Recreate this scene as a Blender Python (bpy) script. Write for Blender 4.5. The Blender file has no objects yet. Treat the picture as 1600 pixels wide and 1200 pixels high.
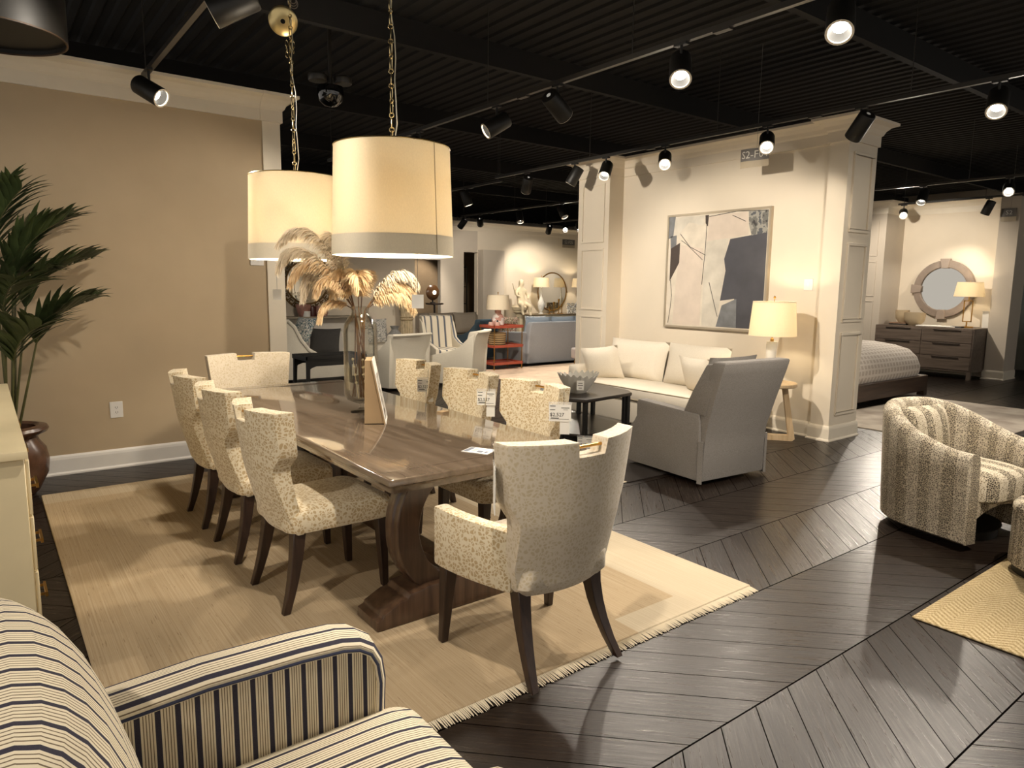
import bpy, bmesh, math, random
from mathutils import Vector, Matrix
R = math.radians
PI = math.pi
random.seed(7)
SC = bpy.context.scene
COL = SC.collection

# ------------------------------------------------------------------ camera, world, exposure
CAM_H = 1.55
def make_camera():
    cd = bpy.data.cameras.new('camera'); co = bpy.data.objects.new('camera', cd); COL.objects.link(co)
    cd.sensor_fit = 'HORIZONTAL'; cd.sensor_width = 36.0; cd.lens = 1086.4/1600*36.0
    cd.clip_start = 0.05; cd.clip_end = 100
    yaw, pit, rol = R(52.609), R(8.019), R(-0.655)
    fw = Vector((math.cos(pit)*math.cos(yaw), math.cos(pit)*math.sin(yaw), -math.sin(pit)))
    r = Vector((math.sin(yaw), -math.cos(yaw), 0)); d = fw.cross(r)
    c, s = math.cos(rol), math.sin(rol)
    right = c*r + s*d; down = -s*r + c*d
    m = Matrix((right, -down, -fw)).transposed().to_4x4(); m.translation = (0, 0, CAM_H)
    co.matrix_world = m
    SC.camera = co
make_camera()
W = bpy.data.worlds.new('showroom_ambient'); SC.world = W; W.use_nodes = True
W.node_tree.nodes['Background'].inputs[0].default_value = (1.0, 0.92, 0.82, 1)
W.node_tree.nodes['Background'].inputs[1].default_value = 0.50
vs = SC.view_settings
vs.view_transform = 'Standard'; vs.look = 'None'; vs.gamma = 1.0; vs.use_curve_mapping = False
vs.exposure = 0.48
SC.cycles.use_denoising = True
SC.cycles.max_bounces = 7; SC.cycles.diffuse_bounces = 3; SC.cycles.glossy_bounces = 3
SC.cycles.transmission_bounces = 6; SC.cycles.transparent_max_bounces = 8
SC.cycles.sample_clamp_indirect = 4.0
SC.cycles.caustics_reflective = False; SC.cycles.caustics_refractive = False

SPOT_W = 120.0          # watts of one ceiling spot lamp
WARM = (1.0, 0.89, 0.75)

# ------------------------------------------------------------------ helpers: tags and linking
def tag(o, label=None, cat=None, group=None, kind=None):
    if label: o['label'] = label
    if cat: o['category'] = cat
    if group: o['group'] = group
    if kind: o['kind'] = kind
    return o
def thing(name, label, cat, loc=(0, 0, 0), rz=0.0, group=None):
    o = bpy.data.objects.new(name, None); COL.objects.link(o)
    o.empty_display_size = 0.1
    o.location = loc; o.rotation_euler = (0, 0, rz)
    return tag(o, label, cat, group)
def dup(root, loc, rz, label, group=None):
    r = root.copy(); COL.objects.link(r); r.location = loc; r.rotation_euler = (0, 0, rz)
    r['label'] = label
    if group: r['group'] = group
    for ch in list(root.children):
        c = ch.copy(); COL.objects.link(c); c.parent = r
        for g in list(ch.children):
            e = g.copy(); COL.objects.link(e); e.parent = c
    return r

# ------------------------------------------------------------------ helpers: mesh builder
class M:
    def __init__(s): s.v = []; s.f = []; s.mi = []; s.cur = 0
    def add(s, vs_, fs):
        o = len(s.v); s.v += [tuple(p) for p in vs_]
        for f in fs: s.f.append(tuple(i+o for i in f)); s.mi.append(s.cur)
        return s
    def mat(s, i): s.cur = i; return s
    def box(s, x0, x1, y0, y1, z0, z1):
        v = [(x, y, z) for z in (z0, z1) for y in (y0, y1) for x in (x0, x1)]
        return s.add(v, [(0, 2, 3, 1), (4, 5, 7, 6), (0, 1, 5, 4), (2, 6, 7, 3), (0, 4, 6, 2), (1, 3, 7, 5)])
    def loft(s, rings, cap=True, close=False):
        n = len(rings[0]); v = [p for r in rings for p in r]; f = []
        K = len(rings)
        for k in range(K if close else K-1):
            a = k*n; b = ((k+1) % K)*n
            for i in range(n):
                j = (i+1) % n
                f.append((a+i, a+j, b+j, b+i))
        if cap and not close:
            f.append(tuple(range(n-1, -1, -1))); f.append(tuple((K-1)*n+i for i in range(n)))
        return s.add(v, f)
    def lathe(s, prof, n=24, c=(0, 0), cap=True):
        rings = [[(c[0]+max(r, 1e-4)*math.cos(2*PI*i/n), c[1]+max(r, 1e-4)*math.sin(2*PI*i/n), z) for i in range(n)] for r, z in prof]
        return s.loft(rings, cap)
    def tube(s, pts, rad, n=8, cap=True):
        pts = [Vector(p) for p in pts]
        if not isinstance(rad, (list, tuple)): rad = [rad]*len(pts)
        rings = []; prev = None
        for i, p in enumerate(pts):
            t = (pts[min(i+1, len(pts)-1)]-pts[max(i-1, 0)]).normalized()
            if prev is None:
                a = Vector((0, 0, 1)) if abs(t.z) < 0.9 else Vector((1, 0, 0))
                u = t.cross(a).normalized()
            else:
                u = (prev - t*prev.dot(t)).normalized()
            prev = u; w = t.cross(u)
            rings.append([p+rad[i]*(math.cos(2*PI*k/n)*u+math.sin(2*PI*k/n)*w) for k in range(n)])
        return s.loft(rings, cap)
    def ring(s, c, r, tr, axis='z', n=24, m=8, a0=0, a1=2*PI):
        full = abs(a1-a0-2*PI) < 1e-6
        rings = []
        for i in range(n if full else n+1):
            a = a0+(a1-a0)*i/n; rr = []
            for k in range(m):
                b = 2*PI*k/m; q = r+tr*math.cos(b); z = tr*math.sin(b)
                p = (q*math.cos(a), q*math.sin(a), z)
                if axis == 'x': p = (p[2], p[0], p[1])
                if axis == 'y': p = (p[0], p[2], p[1])
                rr.append((c[0]+p[0], c[1]+p[1], c[2]+p[2]))
            rings.append(rr)
        return s.loft(rings, True, full)
    def prism(s, poly, a, b, axis='y'):
        def P(u, w, t): return (u, t, w) if axis == 'y' else ((t, u, w) if axis == 'x' else (u, w, t))
        n = len(poly)
        v = [P(u, w, a) for u, w in poly]+[P(u, w, b) for u, w in poly]
        f = [tuple(range(n)), tuple(range(2*n-1, n-1, -1))]+[(i, i+n, (i+1) % n+n, (i+1) % n) for i in range(n)]
        return s.add(v, f)
    def grid(s, fn, nu, nv):
        v = [fn(i/nu, j/nv) for j in range(nv+1) for i in range(nu+1)]
        f = [(j*(nu+1)+i, j*(nu+1)+i+1, (j+1)*(nu+1)+i+1, (j+1)*(nu+1)+i) for j in range(nv) for i in range(nu)]
        return s.add(v, f)
    def shell(s, fa, fb, us, vs_):
        nu, nv = len(us), len(vs_)
        A = [fa(u, v) for v in vs_ for u in us]; B = [fb(u, v) for v in vs_ for u in us]; N = nu*nv
        f = []
        for j in range(nv-1):
            for i in range(nu-1):
                q = (j*nu+i, j*nu+i+1, (j+1)*nu+i+1, (j+1)*nu+i)
                f.append(q); f.append(tuple(N+k for k in reversed(q)))
        for i in range(nu-1):
            f.append((i+1, i, N+i, N+i+1)); k = (nv-1)*nu+i; f.append((k, k+1, N+k+1, N+k))
        for j in range(nv-1):
            k = j*nu; f.append((k, k+nu, N+k+nu, N+k)); k = j*nu+nu-1; f.append((k+nu, k, N+k, N+k+nu))
        return s.add(A+B, f)
    def xf(s, m, start=0):
        s.v[start:] = [tuple(m @ Vector(p)) for p in s.v[start:]]; return s
    def build(s, name, mats, parent=None, bevel=0, seg=2, smooth=True, ang=35, fix=True, sub=0):
        me = bpy.data.meshes.new(name); me.from_pydata([tuple(p) for p in s.v], [], s.f)
        mats = mats if isinstance(mats, (list, tuple)) else [mats]
        for m in mats: me.materials.append(m)
        me.polygons.foreach_set('material_index', s.mi)
        bm = bmesh.new(); bm.from_mesh(me)
        if fix:
            bmesh.ops.remove_doubles(bm, verts=bm.verts, dist=1e-5)
            bmesh.ops.recalc_face_normals(bm, faces=bm.faces)
        if bevel:
            es = [e for e in bm.edges if len(e.link_faces) == 2 and e.calc_face_angle(0) > R(ang)]
            bmesh.ops.bevel(bm, geom=es, offset=bevel, segments=seg, profile=0.6, affect='EDGES', clamp_overlap=True)
        if smooth:
            for f in bm.faces: f.smooth = True
            for e in bm.edges:
                if len(e.link_faces) == 2 and e.calc_face_angle(0) > R(42): e.smooth = False
        bm.to_mesh(me); bm.free()
        o = bpy.data.objects.new(name, me); COL.objects.link(o)
        if parent: o.parent = parent
        if sub:
            sm = o.modifiers.new('sub', 'SUBSURF'); sm.levels = sub; sm.render_levels = sub
        return o
def Bx(*a): return M().box(*a)
def rot(ax, deg): return Matrix.Rotation(R(deg), 4, ax)
def tr(x, y, z): return Matrix.Translation((x, y, z))
def struct(o): o['kind'] = 'structure'; return o
def rrect(hx, hy, r, n=5, cx=0, cy=0):
    r = min(r, hx*0.999, hy*0.999); o = []
    for sx, sy, a in ((1, 1, 0), (-1, 1, 90), (-1, -1, 180), (1, -1, 270)):
        for k in range(n+1):
            t = R(a+90*k/n); o.append((cx+sx*(hx-r)+r*math.cos(t), cy+sy*(hy-r)+r*math.sin(t)))
    return o
def softslab(hx, hy, z0, z1, r=0.05, edge=0.02, crown=0.0, cx=0, cy=0, n=5):
    """upholstered slab: rounded plan, rounded edges, slightly crowned top"""
    m = M(); rings = []
    def ring(ins, z): return [(x, y, z) for x, y in rrect(hx-ins, hy-ins, max(r-ins*0.5, 0.01), n, cx, cy)]
    e = edge
    for ins, z in ((e, z0), (e*0.3, z0+e*0.3), (0, z0+e), (0, z1-e), (e*0.3, z1-e*0.3), (e, z1)): rings.append(ring(ins, z))
    if crown:
        for k in (0.45, 0.8): rings.append([(cx+(x-cx)*(1-k), cy+(y-cy)*(1-k), z1+crown*(1-(1-k)**2)) for x, y, _ in ring(e, z1)])
    return m.loft(rings)
def pillow(w, h, t, n=10, pinch=0.06, p=3.0, sag=0.0):
    """cushion standing in the XZ plane, thickness along Y, centre at origin"""
    m = M()
    def P(u, v, sgn):
        u = 2*u-1; v = 2*v-1
        th = t/2*max(0, (1-abs(u)**p))**0.6*max(0, (1-abs(v)**p))**0.6
        x = u*w/2*(1-pinch*(1-v*v)); z = v*h/2*(1-pinch*(1-u*u))
        return (x, sgn*th, z)
    m.grid(lambda u, v: P(u, v, 1), n, n); m.grid(lambda u, v: P(u, v, -1), n, n)
    return m
def text_into(m, s, size, mtx, depth=0.0008, align='CENTER'):
    cu = bpy.data.curves.new('lettering', 'FONT'); cu.body = s; cu.size = size; cu.align_x = align; cu.align_y = 'CENTER'; cu.extrude = depth
    cu.resolution_u = 2
    ob = bpy.data.objects.new('lettering', cu); COL.objects.link(ob)
    dg = bpy.context.evaluated_depsgraph_get(); me = bpy.data.meshes.new_from_object(ob.evaluated_get(dg))
    m.add([mtx @ v.co for v in me.vertices], [tuple(p.vertices) for p in me.polygons])
    bpy.data.objects.remove(ob); bpy.data.curves.remove(cu); bpy.data.meshes.remove(me)
    return m

# ------------------------------------------------------------------ helpers: materials
def C(h):
    h = h.lstrip('#'); o = []
    for i in (0, 2, 4):
        c = int(h[i:i+2], 16)/255; o.append(c/12.92 if c <= 0.04045 else ((c+0.055)/1.055)**2.4)
    return (*o, 1)
class N:
    def __init__(s, name, rough=0.6, metal=0.0, spec=None):
        s.m = bpy.data.materials.new(name); s.m.use_nodes = True; s.t = s.m.node_tree
        s.b = s.t.nodes['Principled BSDF']; s.b.inputs['Roughness'].default_value = rough; s.b.inputs['Metallic'].default_value = metal
        if spec is not None: s.b.inputs['Specular IOR Level'].default_value = spec
        s._c = None
    def n(s, t, **kw):
        x = s.t.nodes.new(t)
        for k, v in kw.items(): setattr(x, k, v)
        return x
    def L(s, a, b):
        s.t.links.new(a, b)
    def co(s):
        if s._c is None: s._c = s.n('ShaderNodeTexCoord').outputs['Object']
        return s._c
    def val(s, x, sock):
        if isinstance(x, (int, float)): sock.default_value = x
        else: s.L(x, sock)
    def math(s, op, a, b=None, c=None):
        x = s.n('ShaderNodeMath', operation=op); s.val(a, x.inputs[0])
        if b is not None: s.val(b, x.inputs[1])
        if c is not None: s.val(c, x.inputs[2])
        return x.outputs[0]
    def sep(s, v=None):
        x = s.n('ShaderNodeSeparateXYZ'); s.L(v or s.co(), x.inputs[0]); return x.outputs
    def comb(s, x, y, z):
        c = s.n('ShaderNodeCombineXYZ')
        for i, q in enumerate((x, y, z)): s.val(q, c.inputs[i])
        return c.outputs[0]
    def mapv(s, scale=(1, 1, 1), v=None):
        x = s.n('ShaderNodeMapping'); x.inputs['Scale'].default_value = scale; s.L(v or s.co(), x.inputs[0]); return x.outputs[0]
    def noise(s, scale, detail=3, v=None, rough=0.5):
        x = s.n('ShaderNodeTexNoise'); x.inputs['Scale'].default_value = scale; x.inputs['Detail'].default_value = detail; x.inputs['Roughness'].default_value = rough
        s.L(v or s.co(), x.inputs['Vector']); return x.outputs['Fac']
    def voro(s, scale, v=None, feature='F1', out='Distance', rnd=1.0):
        x = s.n('ShaderNodeTexVoronoi', feature=feature); x.inputs['Scale'].default_value = scale
        x.inputs['Randomness'].default_value = rnd
        s.L(v or s.co(), x.inputs['Vector']); return x.outputs[out]
    def ramp(s, fac, stops, interp='LINEAR'):
        x = s.n('ShaderNodeValToRGB'); cr = x.color_ramp; cr.interpolation = interp
        while len(cr.elements) < len(stops): cr.elements.new(0.5)
        for e, (p, c) in zip(cr.elements, stops): e.position = p; e.color = C(c) if isinstance(c, str) else c
        s.L(fac, x.inputs[0]); return x.outputs[0]
    def mix(s, fac, a, b, mode='MIX'):
        x = s.n('ShaderNodeMix', data_type='RGBA', blend_type=mode); s.val(fac, x.inputs[0])
        for q, k in ((a, 6), (b, 7)):
            if isinstance(q, str): x.inputs[k].default_value = C(q)
            elif isinstance(q, tuple): x.inputs[k].default_value = q
            else: s.L(q, x.inputs[k])
        return x.outputs[2]
    def col(s, c):
        if isinstance(c, str): s.b.inputs['Base Color'].default_value = C(c)
        elif isinstance(c, tuple): s.b.inputs['Base Color'].default_value = c
        else: s.L(c, s.b.inputs['Base Color'])
        return s
    def bump(s, h, strength=0.2, dist=0.01):
        x = s.n('ShaderNodeBump'); x.inputs['Strength'].default_value = strength; x.inputs['Distance'].default_value = dist
        s.L(h, x.inputs['Height']); s.L(x.outputs[0], s.b.inputs['Normal']); return s
def plain(name, c, rough=0.6, metal=0.0, var=0.06, nscale=8, bump=0.0, bscale=200, spec=None):
    k = N(name, rough, metal, spec)
    f = k.noise(nscale, 3)
    base = C(c)
    lo = tuple(max(0, x*(1-var)) for x in base[:3])+(1,); hi = tuple(min(1, x*(1+var)) for x in base[:3])+(1,)
    k.col(k.ramp(f, [(0.3, lo), (0.7, hi)]))
    if bump: k.bump(k.noise(bscale, 2), bump, 0.004)
    return k.m
def fabric(name, c, c2=None, scale=260, rough=0.9, bump=0.35):
    k = N(name, rough, 0, 0.2)
    f = k.noise(scale, 2); g = k.noise(6, 2)
    a = C(c); b = C(c2) if c2 else tuple(x*0.82 for x in a[:3])+(1,)
    k.col(k.mix(k.math('MULTIPLY', g, 0.15), k.ramp(f, [(0.35, b), (0.65, a)]), b))
    k.bump(f, bump, 0.003)
    return k.m
def wood(name, dark, light, axis=0, scale=3.0, rough=0.35, coat=0.0):
    k = N(name, rough)
    sc = [14*scale, 14*scale, 14*scale]; sc[axis] = 0.9*scale
    f = k.noise(1.0, 5, k.mapv(tuple(sc)), 0.6)
    g = k.noise(2.0, 2)
    k.col(k.mix(k.math('MULTIPLY', g, 0.3), k.ramp(f, [(0.3, dark), (0.7, light)]), dark))
    if coat: k.b.inputs['Coat Weight'].default_value = coat; k.b.inputs['Coat Roughness'].default_value = 0.05
    k.bump(f, 0.05, 0.003)
    return k.m
def glow(name, c, strength):
    k = N(name, 0.5); k.col(c); k.b.inputs['Emission Color'].default_value = C(c); k.b.inputs['Emission Strength'].default_value = strength
    return k.m
def shade_mat(name, c, trans=0.5):
    k = N(name, 0.9)
    d = k.n('ShaderNodeBsdfDiffuse'); t = k.n('ShaderNodeBsdfTranslucent'); mx = k.n('ShaderNodeMixShader')
    f = k.noise(300, 2, k.mapv((1, 1, 0.3)))
    cc = k.ramp(f, [(0.3, tuple(x*0.93 for x in C(c)[:3])+(1,)), (0.7, C(c))])
    k.L(cc, d.inputs[0]); k.L(cc, t.inputs[0]); mx.inputs[0].default_value = trans
    k.L(d.outputs[0], mx.inputs[1]); k.L(t.outputs[0], mx.inputs[2])
    k.L(mx.outputs[0], k.t.nodes['Material Output'].inputs[0])
    return k.m
def glass(name='clear_glass'):
    k = N(name, 0.0)
    t = k.n('ShaderNodeBsdfTransparent'); t.inputs[0].default_value = (0.93, 0.925, 0.90, 1)
    g = k.n('ShaderNodeBsdfGlossy'); g.inputs['Roughness'].default_value = 0.02
    lw = k.n('ShaderNodeLayerWeight'); lw.inputs[0].default_value = 0.25
    f = k.math('ADD', k.math('MULTIPLY', lw.outputs['Fresnel'], 0.6), 0.02)
    mx = k.n('ShaderNodeMixShader'); k.L(f, mx.inputs[0]); k.L(t.outputs[0], mx.inputs[1]); k.L(g.outputs[0], mx.inputs[2])
    k.L(mx.outputs[0], k.t.nodes['Material Output'].inputs[0]); return k.m

def floor_mat():
    k = N('chevron_floor_boards', 0.33)
    x, y, z = k.sep()
    BW = 0.575; PW = 0.150
    yb = k.math('DIVIDE', k.math('SUBTRACT', y, 1.932-BW*40), BW)
    band = k.math('FLOOR', yb)
    par = k.math('MODULO', band, 2.0)
    sg = k.math('SUBTRACT', 1.0, k.math('MULTIPLY', par, 2.0))          # -1 / +1 by band
    q = k.math('MULTIPLY', k.math('ADD', x, k.math('MULTIPLY', y, k.math('MULTIPLY', sg, -1.0))), 0.70711)   # across the board
    l = k.math('MULTIPLY', k.math('ADD', x, k.math('MULTIPLY', y, sg)), 0.70711)                             # along the board
    qi = k.math('DIVIDE', q, PW)
    board = k.math('FLOOR', qi); fr = k.math('FRACT', qi)
    rnd = k.n('ShaderNodeTexWhiteNoise', noise_dimensions='2D'); k.L(k.comb(board, band, 0.0), rnd.inputs['Vector'])
    gv = k.comb(k.math('MULTIPLY', l, 4.0), k.math('ADD', k.math('MULTIPLY', q, 75.0), k.math('MULTIPLY', rnd.outputs['Value'], 60)), band)
    gr = k.noise(1.0, 6, gv, 0.65)
    gv2 = k.comb(k.math('MULTIPLY', l, 1.2), k.math('ADD', k.math('MULTIPLY', q, 9.0), k.math('MULTIPLY', rnd.outputs['Value'], 30)), band)
    g2 = k.noise(1.0, 3, gv2, 0.5)
    edge = k.math('MINIMUM', fr, k.math('SUBTRACT', 1.0, fr))
    yf = k.math('FRACT', yb); ye = k.math('MINIMUM', yf, k.math('SUBTRACT', 1.0, yf))
    gap = k.math('MINIMUM', k.math('MULTIPLY', edge, PW), k.math('MULTIPLY', ye, BW*0.6))
    gm = k.math('LESS_THAN', gap, 0.0021)
    base = k.ramp(gr, [(0.28, '#100c0a'), (0.5, '#241d18'), (0.72, '#3d332b')])
    base = k.mix(k.math('MULTIPLY', g2, 0.45), base, '#1c1410')
    base = k.mix(k.math('MULTIPLY', rnd.outputs['Value'], 0.35), base, '#241a15')
    k.col(k.mix(gm, base, '#070504'))
    h = k.math('ADD', gr, k.math('MULTIPLY', g2, 0.5))
    k.bump(h, 0.32, 0.005)
    k.L(k.ramp(gr, [(0.3, (0.40, 0.40, 0.40, 1)), (0.7, (0.24, 0.24, 0.24, 1))]), k.b.inputs['Roughness'])
    k.L(k.math('MULTIPLY', k.math('SUBTRACT', 1.0, gm), 0.23), k.b.inputs['Specular IOR Level'])
    return k.m
def spotted(name, ground, spot, scale=34, thr=0.42, stretch=(1, 1, 1), soft=0.06, rough=0.85):
    k = N(name, rough, 0, 0.25)
    nz = k.n('ShaderNodeTexNoise'); nz.inputs['Scale'].default_value = 18; k.L(k.co(), nz.inputs['Vector'])
    v = k.n('ShaderNodeMix', data_type='VECTOR'); v.inputs[0].default_value = 0.05
    k.L(k.mapv(stretch), v.inputs[4]); k.L(nz.outputs['Color'], v.inputs[5])
    d = k.voro(scale, v.outputs[1], 'F1', 'Distance', 0.8)
    e = k.voro(scale, v.outputs[1], 'DISTANCE_TO_EDGE', 'Distance', 0.8)
    f1 = k.ramp(d, [(thr-soft, (1, 1, 1, 1)), (thr+soft, (0, 0, 0, 1))])
    f2 = k.ramp(e, [(0.05, (0, 0, 0, 1)), (0.05+soft*1.4, (1, 1, 1, 1))])
    f = k.mix(1.0, f1, f2, 'MULTIPLY')
    fz = k.noise(420, 2)
    cc = k.mix(f, ground, spot)
    k.col(k.mix(k.math('MULTIPLY', fz, 0.25), cc, tuple(x*0.7 for x in C(ground)[:3])+(1,)))
    k.bump(fz, 0.25, 0.002)
    k.b.inputs['Sheen Weight'].default_value = 0.25
    return k.m
def ticking(name, axis, period=0.046, off=0.0, duty=0.20):
    """cream cotton with bold navy stripes and groups of hair lines, stripes stepping along `axis`"""
    k = N(name, 0.9, 0, 0.2)
    c = k.sep()[axis]
    t = k.math('FRACT', k.math('DIVIDE', k.math('ADD', c, 50+off), period))
    cr = k.n('ShaderNodeValToRGB'); e = cr.color_ramp; e.interpolation = 'CONSTANT'
    cream, navy, line = '#e6dbc2', '#262a40', '#6d5f4c'
    stops = [(0.0, navy), (duty, cream)]
    for i in range(4): q = duty+(1-duty)*(i+0.85)/4.9; stops += [(q, line), (q+0.045, cream)]
    while len(e.elements) < len(stops): e.elements.new(0.5)
    for el, (p, h) in zip(e.elements, stops): el.position = p; el.color = C(h)
    k.L(t, cr.inputs[0])
    fz = k.noise(500, 2)
    k.col(k.mix(k.math('MULTIPLY', fz, 0.14), cr.outputs[0], '#a08a66'))
    k.bump(fz, 0.25, 0.002)
    return k.m
def barstripe(name, axis, period, c1, c2, c3=None, duty=0.5, rough=0.9):
    k = N(name, rough, 0, 0.2)
    t = k.math('FRACT', k.math('DIVIDE', k.math('ADD', k.sep()[axis], 50), period))
    stops = [(0, c1), (duty, c2)]
    if c3: stops = [(0, c1), (0.36, c2), (0.44, c3), (0.60, c2), (0.66, c1)]
    k.col(k.ramp(t, stops, 'CONSTANT')); k.bump(k.noise(400, 2), 0.2, 0.002)
    return k.m
def leopardstripe(name, axis=0, period=0.155, around=False):
    k = N(name, 0.9, 0, 0.2)
    cc_ = k.sep()
    src = k.math('MULTIPLY', k.math('ARCTAN2', cc_[0], k.math('SUBTRACT', 0.12, cc_[1])), 0.42) if around else cc_[axis]
    t = k.math('FRACT', k.math('DIVIDE', k.math('ADD', src, 50+0.03), period))
    d = k.voro(85, None, 'DISTANCE_TO_EDGE', 'Distance', 1.0)
    st = k.math('GREATER_THAN', t, 0.5)
    thr = k.math('ADD', 0.15, k.math('MULTIPLY', st, -0.13))
    f = k.math('GREATER_THAN', d, k.math('ADD', thr, 0.06))
    f2 = k.math('GREATER_THAN', d, 0.13 if around else 0.19)
    lite = k.mix(f2, '#cfc4ae', '#80766a' if around else '#8a7c66')
    darks = k.mix(f, '#cdc0a6', '#6a6156' if around else '#4d453c')
    k.col(k.mix(st, lite, darks)); k.bump(k.noise(400, 2), 0.2, 0.002)
    return k.m
def rug_mat():
    k = N('striated_wool_rug', 0.95, 0, 0.1)
    x, y, z = k.sep()
    v = k.comb(k.math('MULTIPLY', x, 150.0), k.math('MULTIPLY', y, 0.9), 0.0)
    f = k.noise(1.0, 4, v, 0.7)
    v2 = k.comb(k.math('MULTIPLY', x, 150.0), k.math('MULTIPLY', y, 9.0), 3.0)
    f2 = k.noise(1.0, 3, v2, 0.6)
    mid = k.ramp(f, [(0.25, '#998467'), (0.5, '#ae9a7c'), (0.75, '#bdac91')])
    dash = k.math('GREATER_THAN', f2, 0.66)
    mid = k.mix(k.math('MULTIPLY', dash, 0.55), mid, '#6f573b')
    bor = k.ramp(f, [(0.32, '#b5a68d'), (0.68, '#c4b69d')])
    b1 = k.math('GREATER_THAN', x, 2.67)
    b2 = k.math('MULTIPLY', k.math('LESS_THAN', y, 2.135), k.math('GREATER_THAN', x, 2.25))
    b3 = k.math('MULTIPLY', k.math('GREATER_THAN', y, 5.66), 0.55)
    bx = k.math('MAXIMUM', k.math('MAXIMUM', b1, b2), b3)
    k.col(k.mix(bx, mid, bor))
    k.bump(k.math('ADD', f, f2), 0.3, 0.004)
    return k.m
def sisal_mat():
    k = N('herringbone_jute', 0.95, 0, 0.1)
    x, y, z = k.sep()
    BW = 0.085
    b = k.math('DIVIDE', y, BW); fl = k.math('FLOOR', b); par = k.math('MODULO', k.math('ADD', fl, 100), 2.0)
    sg = k.math('SUBTRACT', k.math('MULTIPLY', par, 2.0), 1.0)
    q = k.math('ADD', x, k.math('MULTIPLY', sg, k.math('MULTIPLY', y, 0.9)))
    t = k.math('SINE', k.math('MULTIPLY', q, 190.0))
    nz = k.noise(150, 3)
    s = k.math('ADD', k.math('MULTIPLY', t, 0.17), nz)
    k.col(k.ramp(s, [(0.25, '#94815c'), (0.5, '#b9a47c'), (0.8, '#d3c19c')]))
    k.bump(s, 0.6, 0.006)
    return k.m
def checker_cloth(name, a, b, sc):
    k = N(name, 0.9, 0, 0.2)
    x, y, z = k.sep()
    fx = k.math('GREATER_THAN', k.math('FRACT', k.math('MULTIPLY', k.math('ADD', x, 20), sc)), 0.35)
    fy = k.math('GREATER_THAN', k.math('FRACT', k.math('MULTIPLY', k.math('ADD', k.math('ADD', y, z), 20), sc)), 0.35)
    k.col(k.mix(k.math('MULTIPLY', fx, fy), a, b)); k.bump(k.noise(14, 3), 0.5, 0.02)
    return k.m
def patterned(name, cols, scale):
    k = N(name, 0.9, 0, 0.2)
    f = k.noise(scale, 4)
    n = len(cols); k.col(k.ramp(f, [(0.3+0.4*i/n, c) for i, c in enumerate(cols)], 'CONSTANT'))
    return k.m

WALL_TAN = plain('tan_grasscloth_wall', '#b7a487', 0.85, var=0.03, nscale=3, bump=0.08, bscale=260)
WALL_WHITE = plain('cream_painted_wall', '#e0d4c0', 0.8, var=0.02, nscale=3)
WALL_GREY = plain('warm_grey_painted_wall', '#c3b8a8', 0.8, var=0.02, nscale=3)
TRIM_W = plain('cream_trim_paint', '#e6dcc9', 0.5, var=0.02)
TRIM_BASE = plain('white_trim_paint', '#e4e0da', 0.45, var=0.02)
CEIL = plain('black_painted_deck', '#100e0c', 0.9, var=0.15)
BLACKM = plain('black_powder_coat', '#15130f', 0.5)
RAILM = plain('dark_bronze_rail', '#2a2620', 0.4)
FLOOR = floor_mat(); RUG = rug_mat(); SISAL = sisal_mat()
SKIN = spotted('tan_spotted_velvet', '#dccfb3', '#b59c72', 62, 0.52, soft=0.08)
SKIN_PALE = spotted('pale_spotted_velvet', '#dacdb8', '#c9b898', 62, 0.52, soft=0.12)
LEGW = wood('espresso_leg_wood', '#241711', '#3f2c20', 2, 3, 0.4)
TABLEW = wood('walnut_table_wood', '#55483a', '#756657', 1, 1.6, 0.10, 0.6)
TABLED = wood('walnut_pedestal_wood', '#38271d', '#5f4836', 2, 2.2, 0.28, 0.2)
BRASS = plain('brushed_brass', '#c79a53', 0.28, 1.0, var=0.05)
GOLD = plain('antique_gold', '#a07a3c', 0.35, 0.9, var=0.1)
CHROME = plain('pale_brass_chain', '#d8c596', 0.25, 1.0)
SHADE = shade_mat('linen_lampshade', '#f3ead6', 0.5)
SHADE_BAND = shade_mat('linen_lampshade_band', '#e2dac8', 0.16)
GLASS = glass()
WHITE = plain('white_card', '#efece4', 0.7, var=0.01)
INK = plain('black_ink', '#1a1a1a', 0.7)
GREYINK = plain('grey_ink', '#77736c', 0.7)
CARDB = plain('tan_cardboard', '#a98f6c', 0.8)
MIRROR = plain('silvered_mirror', '#d8d8d4', 0.02, 1.0, var=0.0)

# ------------------------------------------------------------------ structure
WT = 3.22
def wall(name, x0, x1, y0, y1, mt, z1=WT, z0=0): return struct(Bx(x0, x1, y0, y1, z0, z1).build(name, mt, smooth=False))
struct(M().box(-3, 20, -4, 22, -0.1, 0).build('floor', FLOOR, smooth=False))
m = M().box(-3, 20, -4, 22, 4.02, 4.1)
x = -2.9
while x < 19.7:                                    # corrugated roof deck, ribs running with the long side of the hall
    m.prism([(x, 4.02), (x+0.02, 4.0), (x+0.08, 4.0), (x+0.10, 4.02)], -4, 22, 'y'); x += 0.17
struct(m.build('ceiling', CEIL, smooth=False))
for i, y in enumerate((0.6, 3.3, 6.0, 8.7, 11.4, 14.1)):
    struct(Bx(-3, 20, y, y+0.07, 3.74, 3.97).build('ceiling_beam', CEIL, smooth=False))
CROWN = [(0, 0), (0.02, 0), (0.02, 0.10), (0.035, 0.115), (0.05, 0.15), (0.085, 0.185), (0.14, 0.205), (0.14, 0.23), (0, 0.23)]
BASE = [(0, 0), (0.03, 0), (0.03, 0.012), (0.018, 0.025), (0.018, 0.125), (0.014, 0.145), (0.006, 0.16), (0, 0.16)]
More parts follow.
